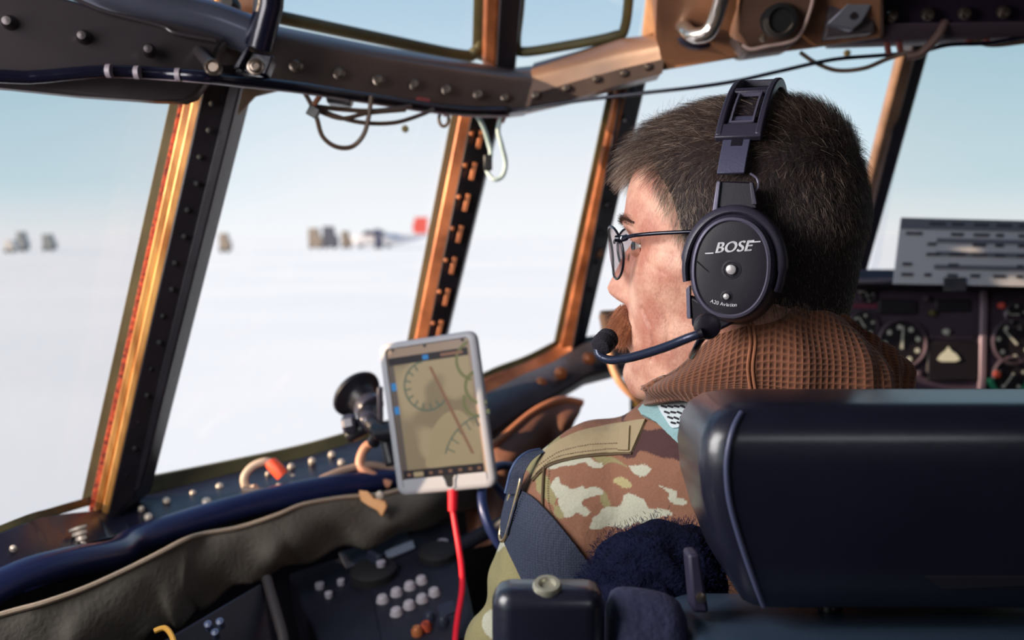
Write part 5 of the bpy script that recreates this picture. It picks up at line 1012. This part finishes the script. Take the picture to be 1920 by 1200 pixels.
for i in range(nph):
    ph = 150 + 360 * i / nph; zt, rt_, ro, zo, rb, zb = [np.interp(ph, HT[:, 0], HT[:, k]) for k in range(1, 7)]
    w1 = [np.interp(ph + dph, HT[:, 0], HT[:, 1]) for dph in (-8, 0, 8)]; a = radians(ph)
    dpi = min(.05, zt - zb - .002); prof = [(rt_ - .006, zt - dpi), (rt_ - .004, zt - dpi * .5), (rt_ - .002, zt - .008), (rt_, zt - .001), (rt_ + .003, zt), (rt_ + .007, zt - .003), (rt_ * .45 + ro * .55, zt * .7 + zo * .3), (rt_ * .1 + ro * .9, zt * .35 + zo * .65), (ro, zo), (ro * .93 + rb * .07, zo * .7 + zb * .3), (ro * .6 + rb * .4, zo * .4 + zb * .6), (rb + .002, zo * .12 + zb * .88), (rb - .006, zb)]
    prof = [Vector((r, 0, z)) for r, z in prof]; prof = crv(prof, 4)
    sec = []; n_p = len(prof)
    for k, p in enumerate(prof):
        t = k / (n_p - 1); env = sm((t - .25) / .2) * (1 - sm((t - .85) / .15))
        fold = .0050 * sin(a * 9 + 2.2 * sin(t * 7)) * sm((ph - 262) / 14 if ph < 400 else 0) + .0035 * sin(a * 5 - t * 9 + 1) + .008 * g(t - .42 - .002 * (ph - 262), 0, .05) * g(ph, 268, 12) - .006 * g(t - .30 - .0014 * (ph - 250), 0, .05) * g(ph, 250, 22)
        fold += .0022 * sin(a * 34 + 3 * t) * sm((ph - 285) / 20 if ph < 380 else 0)
        r = p.x + float(fold * env); sec.append(Vector((NK.x + r * cos(a), NK.y + r * sin(a) * .96, p.z)))
    secs.append(sec)
mb = MB().loft(secs, closed=False, caps=False, loop=True); hood = mb.build('fleece_hood', M_fl, person, angle=180, label='brown waffle textured fleece hood')
uvl = hood.data.uv_layers.new(name='UVMap'); n_p = len(secs[0]); vl = np.zeros(n_p)
ref = secs[nph // 3]
for k in range(1, n_p): vl[k] = vl[k - 1] + (ref[k] - ref[k - 1]).length
for poly in hood.data.polygons:
    ids = [hood.data.loops[l].vertex_index for l in poly.loop_indices]; ivals = [v // n_p for v in ids]; wrap = max(ivals) - min(ivals) > 2
    for l, v in zip(poly.loop_indices, ids):
        i_ = v // n_p; i_ = i_ + nph if (wrap and i_ < 3) else i_
        uvl.data[l].uv = (i_ / nph * 2 * pi * .105, vl[v % n_p])
sol = hood.modifiers.new('t', 'SOLIDIFY'); sol.thickness = .0025; sol.offset = -1
# hood seam
hb = BVHTree.FromPolygons([v for s_ in secs for v in s_], [tuple(p.vertices) for p in hood.data.polygons])
def on_hood(px, py, off=.0005):
    d_ = (P(px, py, 1) - CAM).normalized(); h, n, i, ds = hb.ray_cast(CAM, d_)
    if h is None: h, n, i, ds = hb.find_nearest(P(px, py, .76))
    if n.dot(d_) > 0: n = -n
    return h + n * off
for dx in (0, 9):
    pl = crv([Vector((1401 + dx, 598, 0)), Vector((1407 + dx, 640, 0)), Vector((1402 + dx, 690, 0)), Vector((1408 + dx, 740, 0)), Vector((1412 + dx, 770, 0))], 8)
    MB().tube([on_hood(p.x, p.y) for p in pl], .0011, 6).build('seam', mat('fleece seam', (170, 110, 80), .9), hood)
# shirt collar of the jacket behind
# harness: teal strap with care label near the neck
M_teal = mat('pale teal webbing', (142, 176, 180), .85, 0, bump=.8, bscale=500, stretch=(.15, 1, 1)); M_lab = mat('white label', (204, 214, 220), .8, bump=.2)
hs = thing('shoulder_strap', 'pale teal webbing strap with white care label over the shoulder, next to the brown hood', 'strap', on_jacket(1250, 800)[0])
cloth_patch('webbing', [(1208, 782), (1222, 770), (1245, 760), (1290, 762), (1330, 778)], [(1216, 790), (1240, 800), (1262, 820), (1290, 850), (1310, 880)], .0035, M_teal, hs, off=.006, nvv=10)
cloth_patch('care_label', [(1236, 764), (1262, 762), (1312, 776)], [(1270, 810), (1282, 812), (1300, 800)], .0055, M_lab, hs, off=.006, nvv=8)
for r_ in range(5):
    for k in range(5):
        x0 = 1250 + k * 11 + r_ * 5.5; y0 = 770 + r_ * 8.5 - k * .2
        if x0 > 1302: continue
        a, _ = on_jacket(x0, y0, .0122); b, _ = on_jacket(x0 + 8, y0 + 2.2, .0122)
        MB().tube([a, b], .0009, 5).build('print_line', M_ink, hs)
# ---------------------------------------------------------------- navy harness round the upper arm
M_web = bpy.data.materials.new('navy woven webbing'); M_web.use_nodes = True; t_ = M_web.node_tree; bb = t_.nodes['Principled BSDF']; L_ = t_.links.new
tcn = t_.nodes.new('ShaderNodeTexCoord'); vx = t_.nodes.new('ShaderNodeTexVoronoi'); vx.inputs['Scale'].default_value = 480; vx.inputs['Randomness'].default_value = .3
rv = t_.nodes.new('ShaderNodeValToRGB'); rv.color_ramp.elements[0].color = (*lin((62, 70, 92)), 1); rv.color_ramp.elements[1].color = (*lin((26, 30, 48)), 1)
L_(tcn.outputs['Object'], vx.inputs['Vector']); L_(vx.outputs['Distance'], rv.inputs[0]); L_(rv.outputs[0], bb.inputs['Base Color']); bb.inputs['Roughness'].default_value = .8
bp = t_.nodes.new('ShaderNodeBump'); bp.inputs['Strength'].default_value = .6; bp.inputs['Distance'].default_value = .0006; L_(vx.outputs['Distance'], bp.inputs['Height']); L_(bp.outputs[0], bb.inputs['Normal'])
hn = thing('harness', 'navy woven harness strap with brass wire buckle round the upper arm', 'harness', on_jacket(1000, 980)[0])
cloth_patch('wide_strap', [(968, 912), (1000, 930), (1030, 958), (1065, 1000), (1100, 1048), (1130, 1100)], [(948, 1000), (962, 1035), (975, 1062), (990, 1095), (1010, 1130), (1030, 1170)], .0030, M_web, hn, off=.003, bow=.002, nvv=12)
stitches([(996, 930), (985, 960), (972, 990), (958, 1012)], hn, off=.0085, m=M_gblack)
bt = [P(976, 898, .86), P(968, 893, .875), P(938, 995, .88), P(948, 1006, .865)]
bwire = MB().tube(crv([bt[0], bt[1], bt[2], bt[3]], 10, closed=True), .0016, 10, closed=True).build('buckle', mat('brass wire', (214, 190, 150), .25, .8), hn, label='brass wire buckle')
MB().loft([[P(966, 893, .872), P(976, 897, .862), P(976, 897, .866), P(966, 893, .876)], [P(952, 950, .868), P(966, 950, .856), P(966, 950, .860), P(952, 950, .872)], [P(938, 998, .874), P(950, 1004, .860), P(950, 1004, .864), P(938, 998, .878)]]).build('folded_web', M_web, hn, bevel=.0008)
pl = [P(1026, 843, .885), P(1004, 848, .875), P(985, 862, .868), P(973, 882, .865), P(968, 900, .866), P(962, 925, .866)]
c_ = crv(pl, 6); MB().loft([[p + RT * -.006 + FW * -.004, p + RT * .0055 + FW * -.008 , p + RT * .0055 - FW * .0055, p + RT * -.006 + FW * -.0015] for p in c_]).build('thin_strap', M_web, hn, bevel=.0006)
MB().tube([p - RT * .0065 for p in c_], .0016, 8).build('strap_edge', mat('blue strap edge', (62, 80, 120), .6), hn)
# ================================================================ HEADSET (head frame: p backward, q up, w outward)
M_hs = mat('graphite headset plastic', (54, 50, 66), .42, .1, bump=.12, bscale=900); M_hsd = mat('black violet headset face', (22, 16, 30), .4, 0, bump=.06, bscale=1500)
M_hsl = mat('light graphite trim', (104, 100, 120), .36, .3, bump=.1, bscale=900); M_lthr = mat('black ear cushion', (30, 26, 36), .5, bump=.3, bscale=200); M_prn = mat('white print', (226, 224, 230), .5)
hd_ = thing('aviation_headset', 'dark graphite aviation headset with boom microphone worn over the short hair', 'headset', H(0, .1, -.04))
CP0 = 0.0; CQ0 = -.004; TILT = radians(-3)
def K(p, q, w, s=1):
    p2 = p * cos(TILT) - q * sin(TILT); q2 = p * sin(TILT) + q * cos(TILT); return H(-(p2 + CP0), w * s, q2 + CQ0)
def oval(a, b, w, s=1, n=64, p0=0, q0=0, e=2.15): return [K(p0 + .93 * a * np.sign(cos(t)) * abs(cos(t)) ** (2 / e), q0 + .95 * b * np.sign(sin(t)) * abs(sin(t)) ** (2 / e), w, s) for t in np.linspace(0, 2 * pi, n, endpoint=False)]
for s in (1, -1):
    MB().loft([oval(.026, .034, .066, s), oval(.033, .042, .068, s), oval(.0355, .045, .075, s), oval(.0355, .045, .083, s), oval(.033, .042, .090, s), oval(.028, .037, .092, s)]).build('ear_cushion', M_lthr, hd_)
    MB().loft([oval(.0335, .0415, .089, s), oval(.0345, .0425, .093, s), oval(.0335, .0415, .101, s), oval(.0315, .0395, .106, s), oval(.0300, .038, .1075, s)]).build('ear_cup', M_hs, hd_)
    MB().loft([oval(.0305, .0385, .1060, s), oval(.0300, .0380, .1095, s), oval(.0282, .0362, .1105, s), oval(.0272, .0352, .1095, s), oval(.0268, .0348, .1060, s)], caps=False, loop=False).build('silver_rim', M_hsl, hd_)
    fp = MB().loft([oval(.0272, .0352, .1075, s), oval(.0272, .0352, .1088, s), oval(.020, .027, .1094, s), oval(.006, .009, .1092, s), oval(.0005, .0005, .1090, s)]).build('face_plate', M_hsd, hd_)
    # C shaped yoke
    for a0, a1, wd, nm, mm in ((radians(-20), radians(196), .0062, 'yoke', M_hs),):
        secs = []
        for t in np.linspace(a0, a1, 56):
            ra, rb = .0345, .0412; bulge = 1 + .03 * sin(t); wd_ = wd * (1 if .1 < (t - a0) / (a1 - a0) < .9 else .7)
            def cpt_(k, w): return K((ra + k) * cos(t) * bulge, (rb + k) * sin(t) * bulge - .001, w, s)
            secs.append([cpt_(-wd_ * .45, .092), cpt_(-wd_ * .45, .1035), cpt_(-wd_ * .15, .1055), cpt_(wd_ * .35, .1045), cpt_(wd_ * .62, .101), cpt_(wd_ * .62, .092)])
        MB().loft(secs).build(nm, mm, hd_, angle=50, label='C shaped side frame')
    # top trapezoid neck
    MB().prism([K(-.0170, .043, .098, s), K(-.0150, .062, .096, s), K(.0085, .062, .096, s), K(.0140, .043, .098, s)], HL * s * -.007).build('hinge_block', M_hsd, hd_, bevel=.001)
    MB().prism([K(-.0180, .036, .101, s), K(-.0165, .062, .0985, s), K(-.0135, .062, .0985, s), K(-.0140, .038, .101, s)], HL * s * -.008).build('hinge_trim', M_hsl, hd_, bevel=.0008)
    MB().prism([K(.0100, .046, .100, s), K(.0070, .062, .0985, s), K(.0095, .062, .0985, s), K(.0140, .046, .100, s)], HL * s * -.006).build('hinge_trim', M_hs, hd_, bevel=.0006)
# headband path in the y-z plane
def bandp(phi, w_off=0, x=0): return H(.006 + x - .010 * sin(phi), (.0905 + w_off) * cos(phi), .036 + (.1005 + w_off) * sin(phi))
def bandstrip(name, x0, x1, ph0, ph1, w0, w1, m, n=40, par=None, **k):
    secs = []
    for ph in np.linspace(ph0, ph1, n):
        secs.append([bandp(ph, w1, x0), bandp(ph, w1, x1), bandp(ph, w0, x1), bandp(ph, w0, x0)])
    return MB().loft(secs).build(name, m, par or hd_, **k)
d2 = radians
for s, (a, b) in ((1, (16, 44)), (-1, (136, 164))): bandstrip('slider', -.0085, .0115, d2(a), d2(b), .000, .0035, mat('slate slider', (72, 72, 96), .42, .15, bump=.1, bscale=700), n=14, bevel=.0006)
bandstrip('slider_slot', -.003, .005, d2(28), d2(38), .0036, .0040, M_hsd, n=6)
bandstrip('pad', -.012, .013, d2(34), d2(146), -.004, .001, M_lthr, bevel=.001)
bandstrip('headband', -.0165, -.0115, d2(32), d2(148), .000, .0075, M_hs, bevel=.0012, label='side rail of the headband'); bandstrip('headband', .0125, .0175, d2(32), d2(148), .000, .0075, M_hs, bevel=.0012, label='side rail of the headband')
for a, b in ((31, 38), (60, 64), (86, 94), (116, 120), (142, 149)): bandstrip('cross_bar', -.0165, .0175, d2(a), d2(b), .001, .0070, M_hs, n=6, bevel=.001)
for a, b in ((39, 60),):
    bandstrip('window_bead', -.0085, -.0070, d2(a), d2(b), .003, .0058, M_hsl, n=12); bandstrip('window_bead', .0080, .0095, d2(a), d2(b), .003, .0058, M_hsl, n=12)
    bandstrip('window_bead', -.0085, .0095, d2(a), d2(a + .9), .003, .0058, M_hsl, n=4); bandstrip('window_bead', -.0085, .0095, d2(b - .9), d2(b), .003, .0058, M_hsl, n=4)
MB().tube(crv([H(-.010, .094, .064), H(-.015, .094, .060), H(-.016, .095, .054), H(-.013, .096, .050)], 6), .0009, 8).build('small_hook', M_hsl, hd_)
# face markings
e_p = (K(1, 0, 0) - K(0, 0, 0)).normalized(); e_q = (K(0, 1, 0) - K(0, 0, 0)).normalized()
def TM(p, q, w, rot=0):
    o = K(p, q, w); a = e_p * cos(rot) + e_q * sin(rot); b = e_q * cos(rot) - e_p * sin(rot); n = a.cross(b)
    M_ = Matrix((a, b, n)).transposed().to_4x4(); M_.translation = o; return M_
textmesh('BOSE', .0108, TM(.0000, .0148, .1096, d2(7)), depth=.0003, shear=.35, spacing=1.05).build('lettering', M_prn, hd_, smooth=False)
textmesh('BOSE', .0108, TM(.0006, .0150, .1096, d2(7)), depth=.0003, shear=.35, spacing=1.05).build('lettering', M_prn, hd_, smooth=False)
def bar2(p0, q0, p1, q1, h):
    MB().prism([K(p0, q0, .1094), K(p1, q1, .1094), K(p1, q1 + h, .1094), K(p0, q0 + h, .1094)], HL * .0004).build('lettering', M_prn, hd_, smooth=False)
bar2(-.0190, .0090, -.0130, .0096, .0008); bar2(.0120, .0188, .0195, .0197, .0008)
txt = 'A20 Aviation'; 
for i, ch in enumerate(txt):
    if ch == ' ': continue
    a = radians(-90 - 14 + i * 2.95); 
for i, (ch, wdt) in enumerate(zip(txt, np.cumsum([0, 2.6, 2.2, 2.3, 1.2, 2.4, 1.8, 1.1, 2.0, 1.3, 1.2, 2.0]))):
    if ch == ' ': continue
    u = (wdt - 10) * .00085; p = u - .003; q = -.0262 + 6.0 * p * p * 2 - .0002
    textmesh(ch, .0036, TM(p, q, .1098, atan2(24 * p, 1) - .0) if False else TM(p, q, .1098, 24 * p), depth=.00025).build('lettering', M_prn, hd_, smooth=False)
for p, q, r in ((.0005, -.001, .0042), (-.0015, -.0205, .0026)):
    MB().lathe(K(p, q, .1092), HL, [(r * 1.7, -.002), (r * 1.7, .0003), (r * 1.3, .0004), (r * 1.2, -.0002), (r, -.0002), (r, .0012), (0, .0016)], 24).build('recess', M_hsd, hd_)
    MB().lathe(K(p, q, .1098), HL, [(r * .82, -.001), (r * .82, .0010), (r * .6, .0014), (0, .0015)], 20).build('screw', mat('pale headset screw', (196, 190, 192), .35, .4), hd_)
MB().tube([K(-.025, .0035, .1098), K(-.016, -.0035, .1100)], .00035, 6).build('hair_line', M_blackm, hd_)
# lower fin + pivot
MB().prism([K(-.0335, -.018, .099), K(-.0305, -.015, .101), K(-.0285, -.040, .098), K(-.0320, -.040, .096)], HL * -.006).build('lower_fin', M_hsl, hd_, bevel=.0006)
MB().prism([K(-.0310, -.022, .098), K(.004, -.040, .097), K(-.012, -.050, .096), K(-.028, -.046, .096)], HL * -.008).build('lower_block', M_hsd, hd_, bevel=.002)
pv = P(1327, 612, .668)
MB().lathe(pv, (-FW * .9 + HL * .3), [(.0085, -.012), (.0090, -.001), (.0084, .001), (.0060, .0020), (0, .0022)], 28).build('boom_pivot', M_hsd, hd_)
boom = crv([P(1318, 624, .664), P(1290, 634, .668), P(1250, 650, .682), P(1210, 663, .700), P(1175, 672, .716), P(1145, 675, .728), P(1126, 668, .735), P(1121, 655, .738), P(1127, 645, .740)], 8)
MB().tube(boom[:4], .0038, 16).build('boom_collar', M_hsd, hd_)
mbr = MB(); n_b = len(boom); ds = 0; pth = []; rr_ = []
for a, b in zip(boom[3:], boom[4:]):
    m_ = max(int((b - a).length / .0006), 1)
    for k in range(m_): pth.append(a.lerp(b, k / m_)); rr_.append(.0030 + (.00035 if len(pth) % 2 else -.0001))
mbr.tube(pth, rr_, 12).build('boom', mat('ribbed blue black boom', (44, 50, 72), .3, .4), hd_, angle=180)
mc_ = P(1134, 641, .738); ma = (HF * .3 - UP * .1 - RT * .35 - FW * .5).normalized()
MB().lathe(mc_, (P(1140, 633, .745) - P(1122, 652, .735)).normalized(), [(.004, -.0085), (.0072, -.007), (.0085, -.003), (.0083, .000), (.0078, .001), (.0085, .002), (.0082, .006), (.0060, .009), (0, .010)], 28).build('microphone', mat('black foam', (26, 22, 34), .85, bump=.6, bscale=900), hd_)
MB().tube(crv([P(1322, 628, .675), P(1312, 640, .68), P(1304, 655, .69), P(1297, 668, .71)], 8), .0024, 10).build('cable', M_gblack, hd_)
# ================================================================ SUNGLASSES
M_fr = mat('dark blue black frame', (18, 18, 34), .25, .4)
sgl = thing('sunglasses', 'thin dark rimmed sunglasses on the nose of the pilot', 'sunglasses', H(.10, 0, .01))
G_lens = glass('rose grey lens', (.62, .52, .52), .10)
for s in (1, -1):
    lc = H(.1095, .033 * s, .003); lu = (HL * s * .90 - HF * .44).normalized(); lv = (HZ * .98 + HF * .12).normalized(); ln_ = lu.cross(lv)
    if ln_.dot(HF) < 0: ln_ = -ln_
    out = [lc + lu * (.0255 * np.sign(cos(t)) * abs(cos(t)) ** .85) + lv * (.0215 * sin(t) * (1 + .10 * cos(t)) + .002) - ln_ * (.0040 * cos(t) ** 2) for t in np.linspace(0, 2 * pi, 48, endpoint=False)]
    MB().tube(out, .0011, 8, closed=True).build('rim', M_fr, sgl)
    ctr_ = lc + lv * .002 + ln_ * .001
    MB().loft([out, [ctr_.lerp(p, .66) + ln_ * .0012 for p in out], [ctr_.lerp(p, .33) + ln_ * .0018 for p in out], [ctr_.lerp(p, .01) + ln_ * .002 for p in out]], caps=False).build('lens', G_lens, sgl, angle=180)
    hg = lc + lu * .025 + lv * .014
    MB().tube(crv([hg + ln_ * .001, hg + HL * s * .003 - HF * .006, H(.080, .0700 * s, .0195), H(.05, .0790 * s, .0215), H(.02, .0825 * s, .0215), H(-.005, .083 * s, .014)], 8), [.0026] * 12 + [.0015] * 29, 10, flat=.6).build('temple_arm', M_fr, sgl)
    MB().lathe(hg + HL * s * .0035 - HF * .006, HL * s, [(.0018, -.001), (.0018, .0004), (.0013, .0005), (.0012, .0001), (0, .0001)], 20).build('oval_emblem', mat('silver emblem', (190, 190, 200), .2, .9), sgl)
    MB().ball(H(.106, .011 * s, .002), .003, 12, (.6, .5, 1.3)).build('nose_pad', M_lab, sgl)
MB().tube(crv([H(.1155, .009, .013), H(.1175, 0, .015), H(.1155, -.009, .013)], 8), .0012, 8).build('bridge', M_fr, sgl)
# ================================================================ SEAT
M_seat = mat('navy black leather', (26, 27, 44), .36, 0, noise=.2, nscale=12, bump=.08, bscale=200, coat=.45)
M_seat.node_tree.nodes['Principled BSDF'].inputs['Coat Roughness'].default_value = .22
M_seat2 = mat('slate blue piping', (72, 76, 104), .4, bump=.1)
st = thing('pilot_seat', 'navy black leather pilot seat seen from behind with piped headrest', 'seat', (.40, .62, .0))
def rsec(xl, xr, y0, y1, z, r, n=6):
    out = []
    for cx, cy, a0 in ((xr - r, y1 - r, 0), (xl + r, y1 - r, pi / 2), (xl + r, y0 + r, pi), (xr - r, y0 + r, 3 * pi / 2)):
        for k in range(n + 1): a = a0 + pi / 2 * k / n; out.append(Vector((cx + r * cos(a), cy + r * sin(a), z)))
    return out
# headrest: back face at y~.56, front at ~.66
def hx(px, d): return (px - 960) / FPX * d
secs = []
HRS = ((1.028, .144, .578, .645, .010), (1.032, .138, .57, .66, .014), (1.045, .130, .566, .668, .017), (1.07, .120, .564, .672, .018), (1.095, .1125, .563, .672, .018), (1.115, .110, .563, .670, .018), (1.130, .1115, .564, .668, .018), (1.140, .116, .568, .664, .017), (1.1462, .123, .575, .656, .015), (1.1492, .132, .584, .647, .012), (1.1500, .142, .592, .638, .010))
for z, xl, y0, y1, r in HRS: secs.append(rsec(xl, .60 - (xl - .10), y0, y1, z, r, 8))
MB().loft(secs).build('headrest', M_seat, st, angle=180)
seamp = crv([Vector((xl + r * .75, y0 - .0002 + r * .05, z)) for z, xl, y0, y1, r in HRS[1:-2]][::-1], 6)
MB().tube(seamp, .0018, 10).build('piping', M_seat2, st)
for x in (.24, .40): MB().prism([Vector((x, .5625, 1.052)), Vector((x + .07, .5625, 1.052)), Vector((x + .06, .5625, 1.047)), Vector((x + .01, .5625, 1.045))], (0, .01, 0)).build('vent_slot', mat('dim slot', (24, 24, 34), .5), st)
secs = []
for z, xl, y0, y1, r in ((.45, .06, .50, .66, .03), (.80, .07, .50, .66, .03), (.99, .092, .50, .655, .03), (1.004, .095, .502, .65, .028), (1.012, .101, .508, .645, .024), (1.0155, .112, .518, .635, .018)):
    secs.append(rsec(xl, .62 - (xl - .09), y0, y1, z, r, 8))
MB().loft(secs).build('backrest', mat('navy leather with sky sheen', (44, 58, 76), .42, 0, bump=.1, bscale=260), st, angle=180)  # teal tint stands in for a soft sky sheen on the leather
for x in (.2, .45): MB().tube([Vector((x, .61, .95)), Vector((x, .61, 1.05))], .008, 12).build('headrest_post', M_bolt, st)
MB().prism(PP([(1290, 1040), (1312, 1038), (1330, 1150), (1300, 1150)], .60), FW * .02).build('bracket', mat('violet grey bracket', (44, 40, 62), .5), st, bevel=.002)
MB().lathe(P(1314, 1120, .599), -FW, [(.003, -.001), (.003, .002), (0, .003)], 12).build('bolt', M_bolt, st)
MB().loft([rsec(.07, .60, .64, 1.10, z, .05) for z in (.38, .40, .46, .50)]).build('seat_cushion', M_seat, st)
MB().loft([rsec(.2, .48, .7, 1.0, z, .03) for z in (.02, .38)]).build('pedestal', M_shell, st)
# fluffy shoulder bolster
M_fluff = mat('navy sheepskin', (20, 24, 48), 1.0, 0, noise=.5, nscale=60, bump=1.5, bscale=300, spec=.1)
fb = thing('sheepskin_bolster', 'dark navy sheepskin bolster between the headrest and the camouflage sleeve', 'cushion', P(1200, 1100, .66))
def blob(pts_r, m, name, par, lump=.004, n=40):
    mb = MB(); path = crv([p for p, r in pts_r], 12); rr_ = np.interp(np.linspace(0, len(pts_r) - 1, len(path)), range(len(pts_r)), [r for p, r in pts_r])
    mb.tube(path, list(rr_), n)
    mb.v = [v + Vector((sin(v.y * 190 + v.z * 120), sin(v.x * 210 + v.z * 160), sin(v.x * 170 + v.y * 150))) * lump * .5 for v in mb.v]
    return mb.build(name, m, par, angle=180)
bl = blob([(P(1088, 1150, .70), .004), (P(1110, 1142, .70), .018), (P(1150, 1118, .70), .030), (P(1195, 1095, .70), .037), (P(1245, 1080, .70), .038), (P(1300, 1075, .70), .034), (P(1350, 1080, .70), .02)], M_fluff, 'bolster', fb)
blob([(P(1160, 1290, .68), .046), (P(1175, 1220, .68), .044), (P(1210, 1160, .69), .042), (P(1265, 1130, .69), .036)], M_fluff, 'bolster', fb)
nf = 9000; bm_ = bl.data; vv = [v.co + bl.parent.location for v in bm_.vertices]; nrm_ = [v.normal for v in bm_.vertices]
ix = rng.integers(0, len(vv), nf); r0 = np.array([vv[i] for i in ix]); n0 = np.array([nrm_[i] for i in ix]); r0 = r0 + rng.normal(0, .0025, r0.shape); l0 = .0018 + .0016 * rng.random((nf, 1)); d0 = unit(n0 + rng.normal(0, .5, (nf, 3)))
c = bpy.data.hair_curves.new('fleece_pile'); c.add_curves([3] * nf); pp = np.stack([r0 + d0 * l0 * t for t in (0, .5, 1)], 1) - np.array(fb.location)
c.attributes['position'].data.foreach_set('vector', pp.astype(np.float32).ravel()); ra = c.attributes.get('radius') or c.attributes.new('radius', 'FLOAT', 'POINT'); ra.data.foreach_set('value', np.full(nf * 3, .00014, np.float32)); c.materials.append(mat('navy pile', (22, 27, 58), .9, spec=.1)); o = bpy.data.objects.new('fleece_pile', c); COL.objects.link(o); o.parent = fb; o['kind'] = 'stuff'
# armrest block with ring knob
ar = thing('armrest_block', 'black padded block with a pale ring button, lower centre beside the sleeve', 'armrest', P(1030, 1190, .56))
def pxbox(x0, x1, ytop, d0, d1, zbot, r, m, name, par, topr=.01):
    X0, X1 = hx(x0, d0), hx(x1, d0); zt = P(x0, ytop, d1).z; Y0 = P(0, ytop, d0).y; Y1 = P(0, ytop, d1).y; secs = []
    for dz, ins in ((zbot - zt, 0), (-topr, 0), (-topr * .55, topr * .14), (-topr * .2, topr * .4), (0, topr * .9)):
        secs.append(rsec(X0 + ins, X1 - ins, Y0 + ins, Y1 - ins, zt + dz, max(r - ins, .003), 6))
    return MB().loft(secs).build(name, m, par, angle=180)
pxbox(922, 1138, 1076, .565, .60, .60, .012, M_seat, 'pad', ar)
MB().lathe(P(1026, 1090, .575), Vector((0, -.35, 1)), [(.0085, -.008), (.0085, -.003), (.0075, -.0012), (.0052, -.0012), (.0042, -.0035), (0, -.0035)], 32).build('ring_button', mat('brass cream ring', (176, 172, 156), .3, .5), ar)
ar2 = thing('seat_side_pad', 'rounded slate blue pad between the black block and the seat back', 'cushion', P(1210, 1190, .60))
secs = []
for i, x in enumerate(np.linspace(1136, 1288, 14)):
    t = i / 13; top_ = 1104 + 26 * t ** 2.5; ww = .03 * sqrt(max(1 - (2 * t - 1) ** 6, .03))
    c_ = P(x, top_, .60); secs.append([Vector((c_.x, c_.y + ww * cos(a), c_.z - .03 + .03 * sin(a) * (.6 + .4 * ww / .03))) for a in np.linspace(0, pi, 12)] + [Vector((c_.x, c_.y - ww, .7)), Vector((c_.x, c_.y + ww, .7))])
MB().loft(secs).build('pad', mat('slate blue cloth', (42, 44, 74), .8, bump=.8, bscale=160), ar2, angle=70)
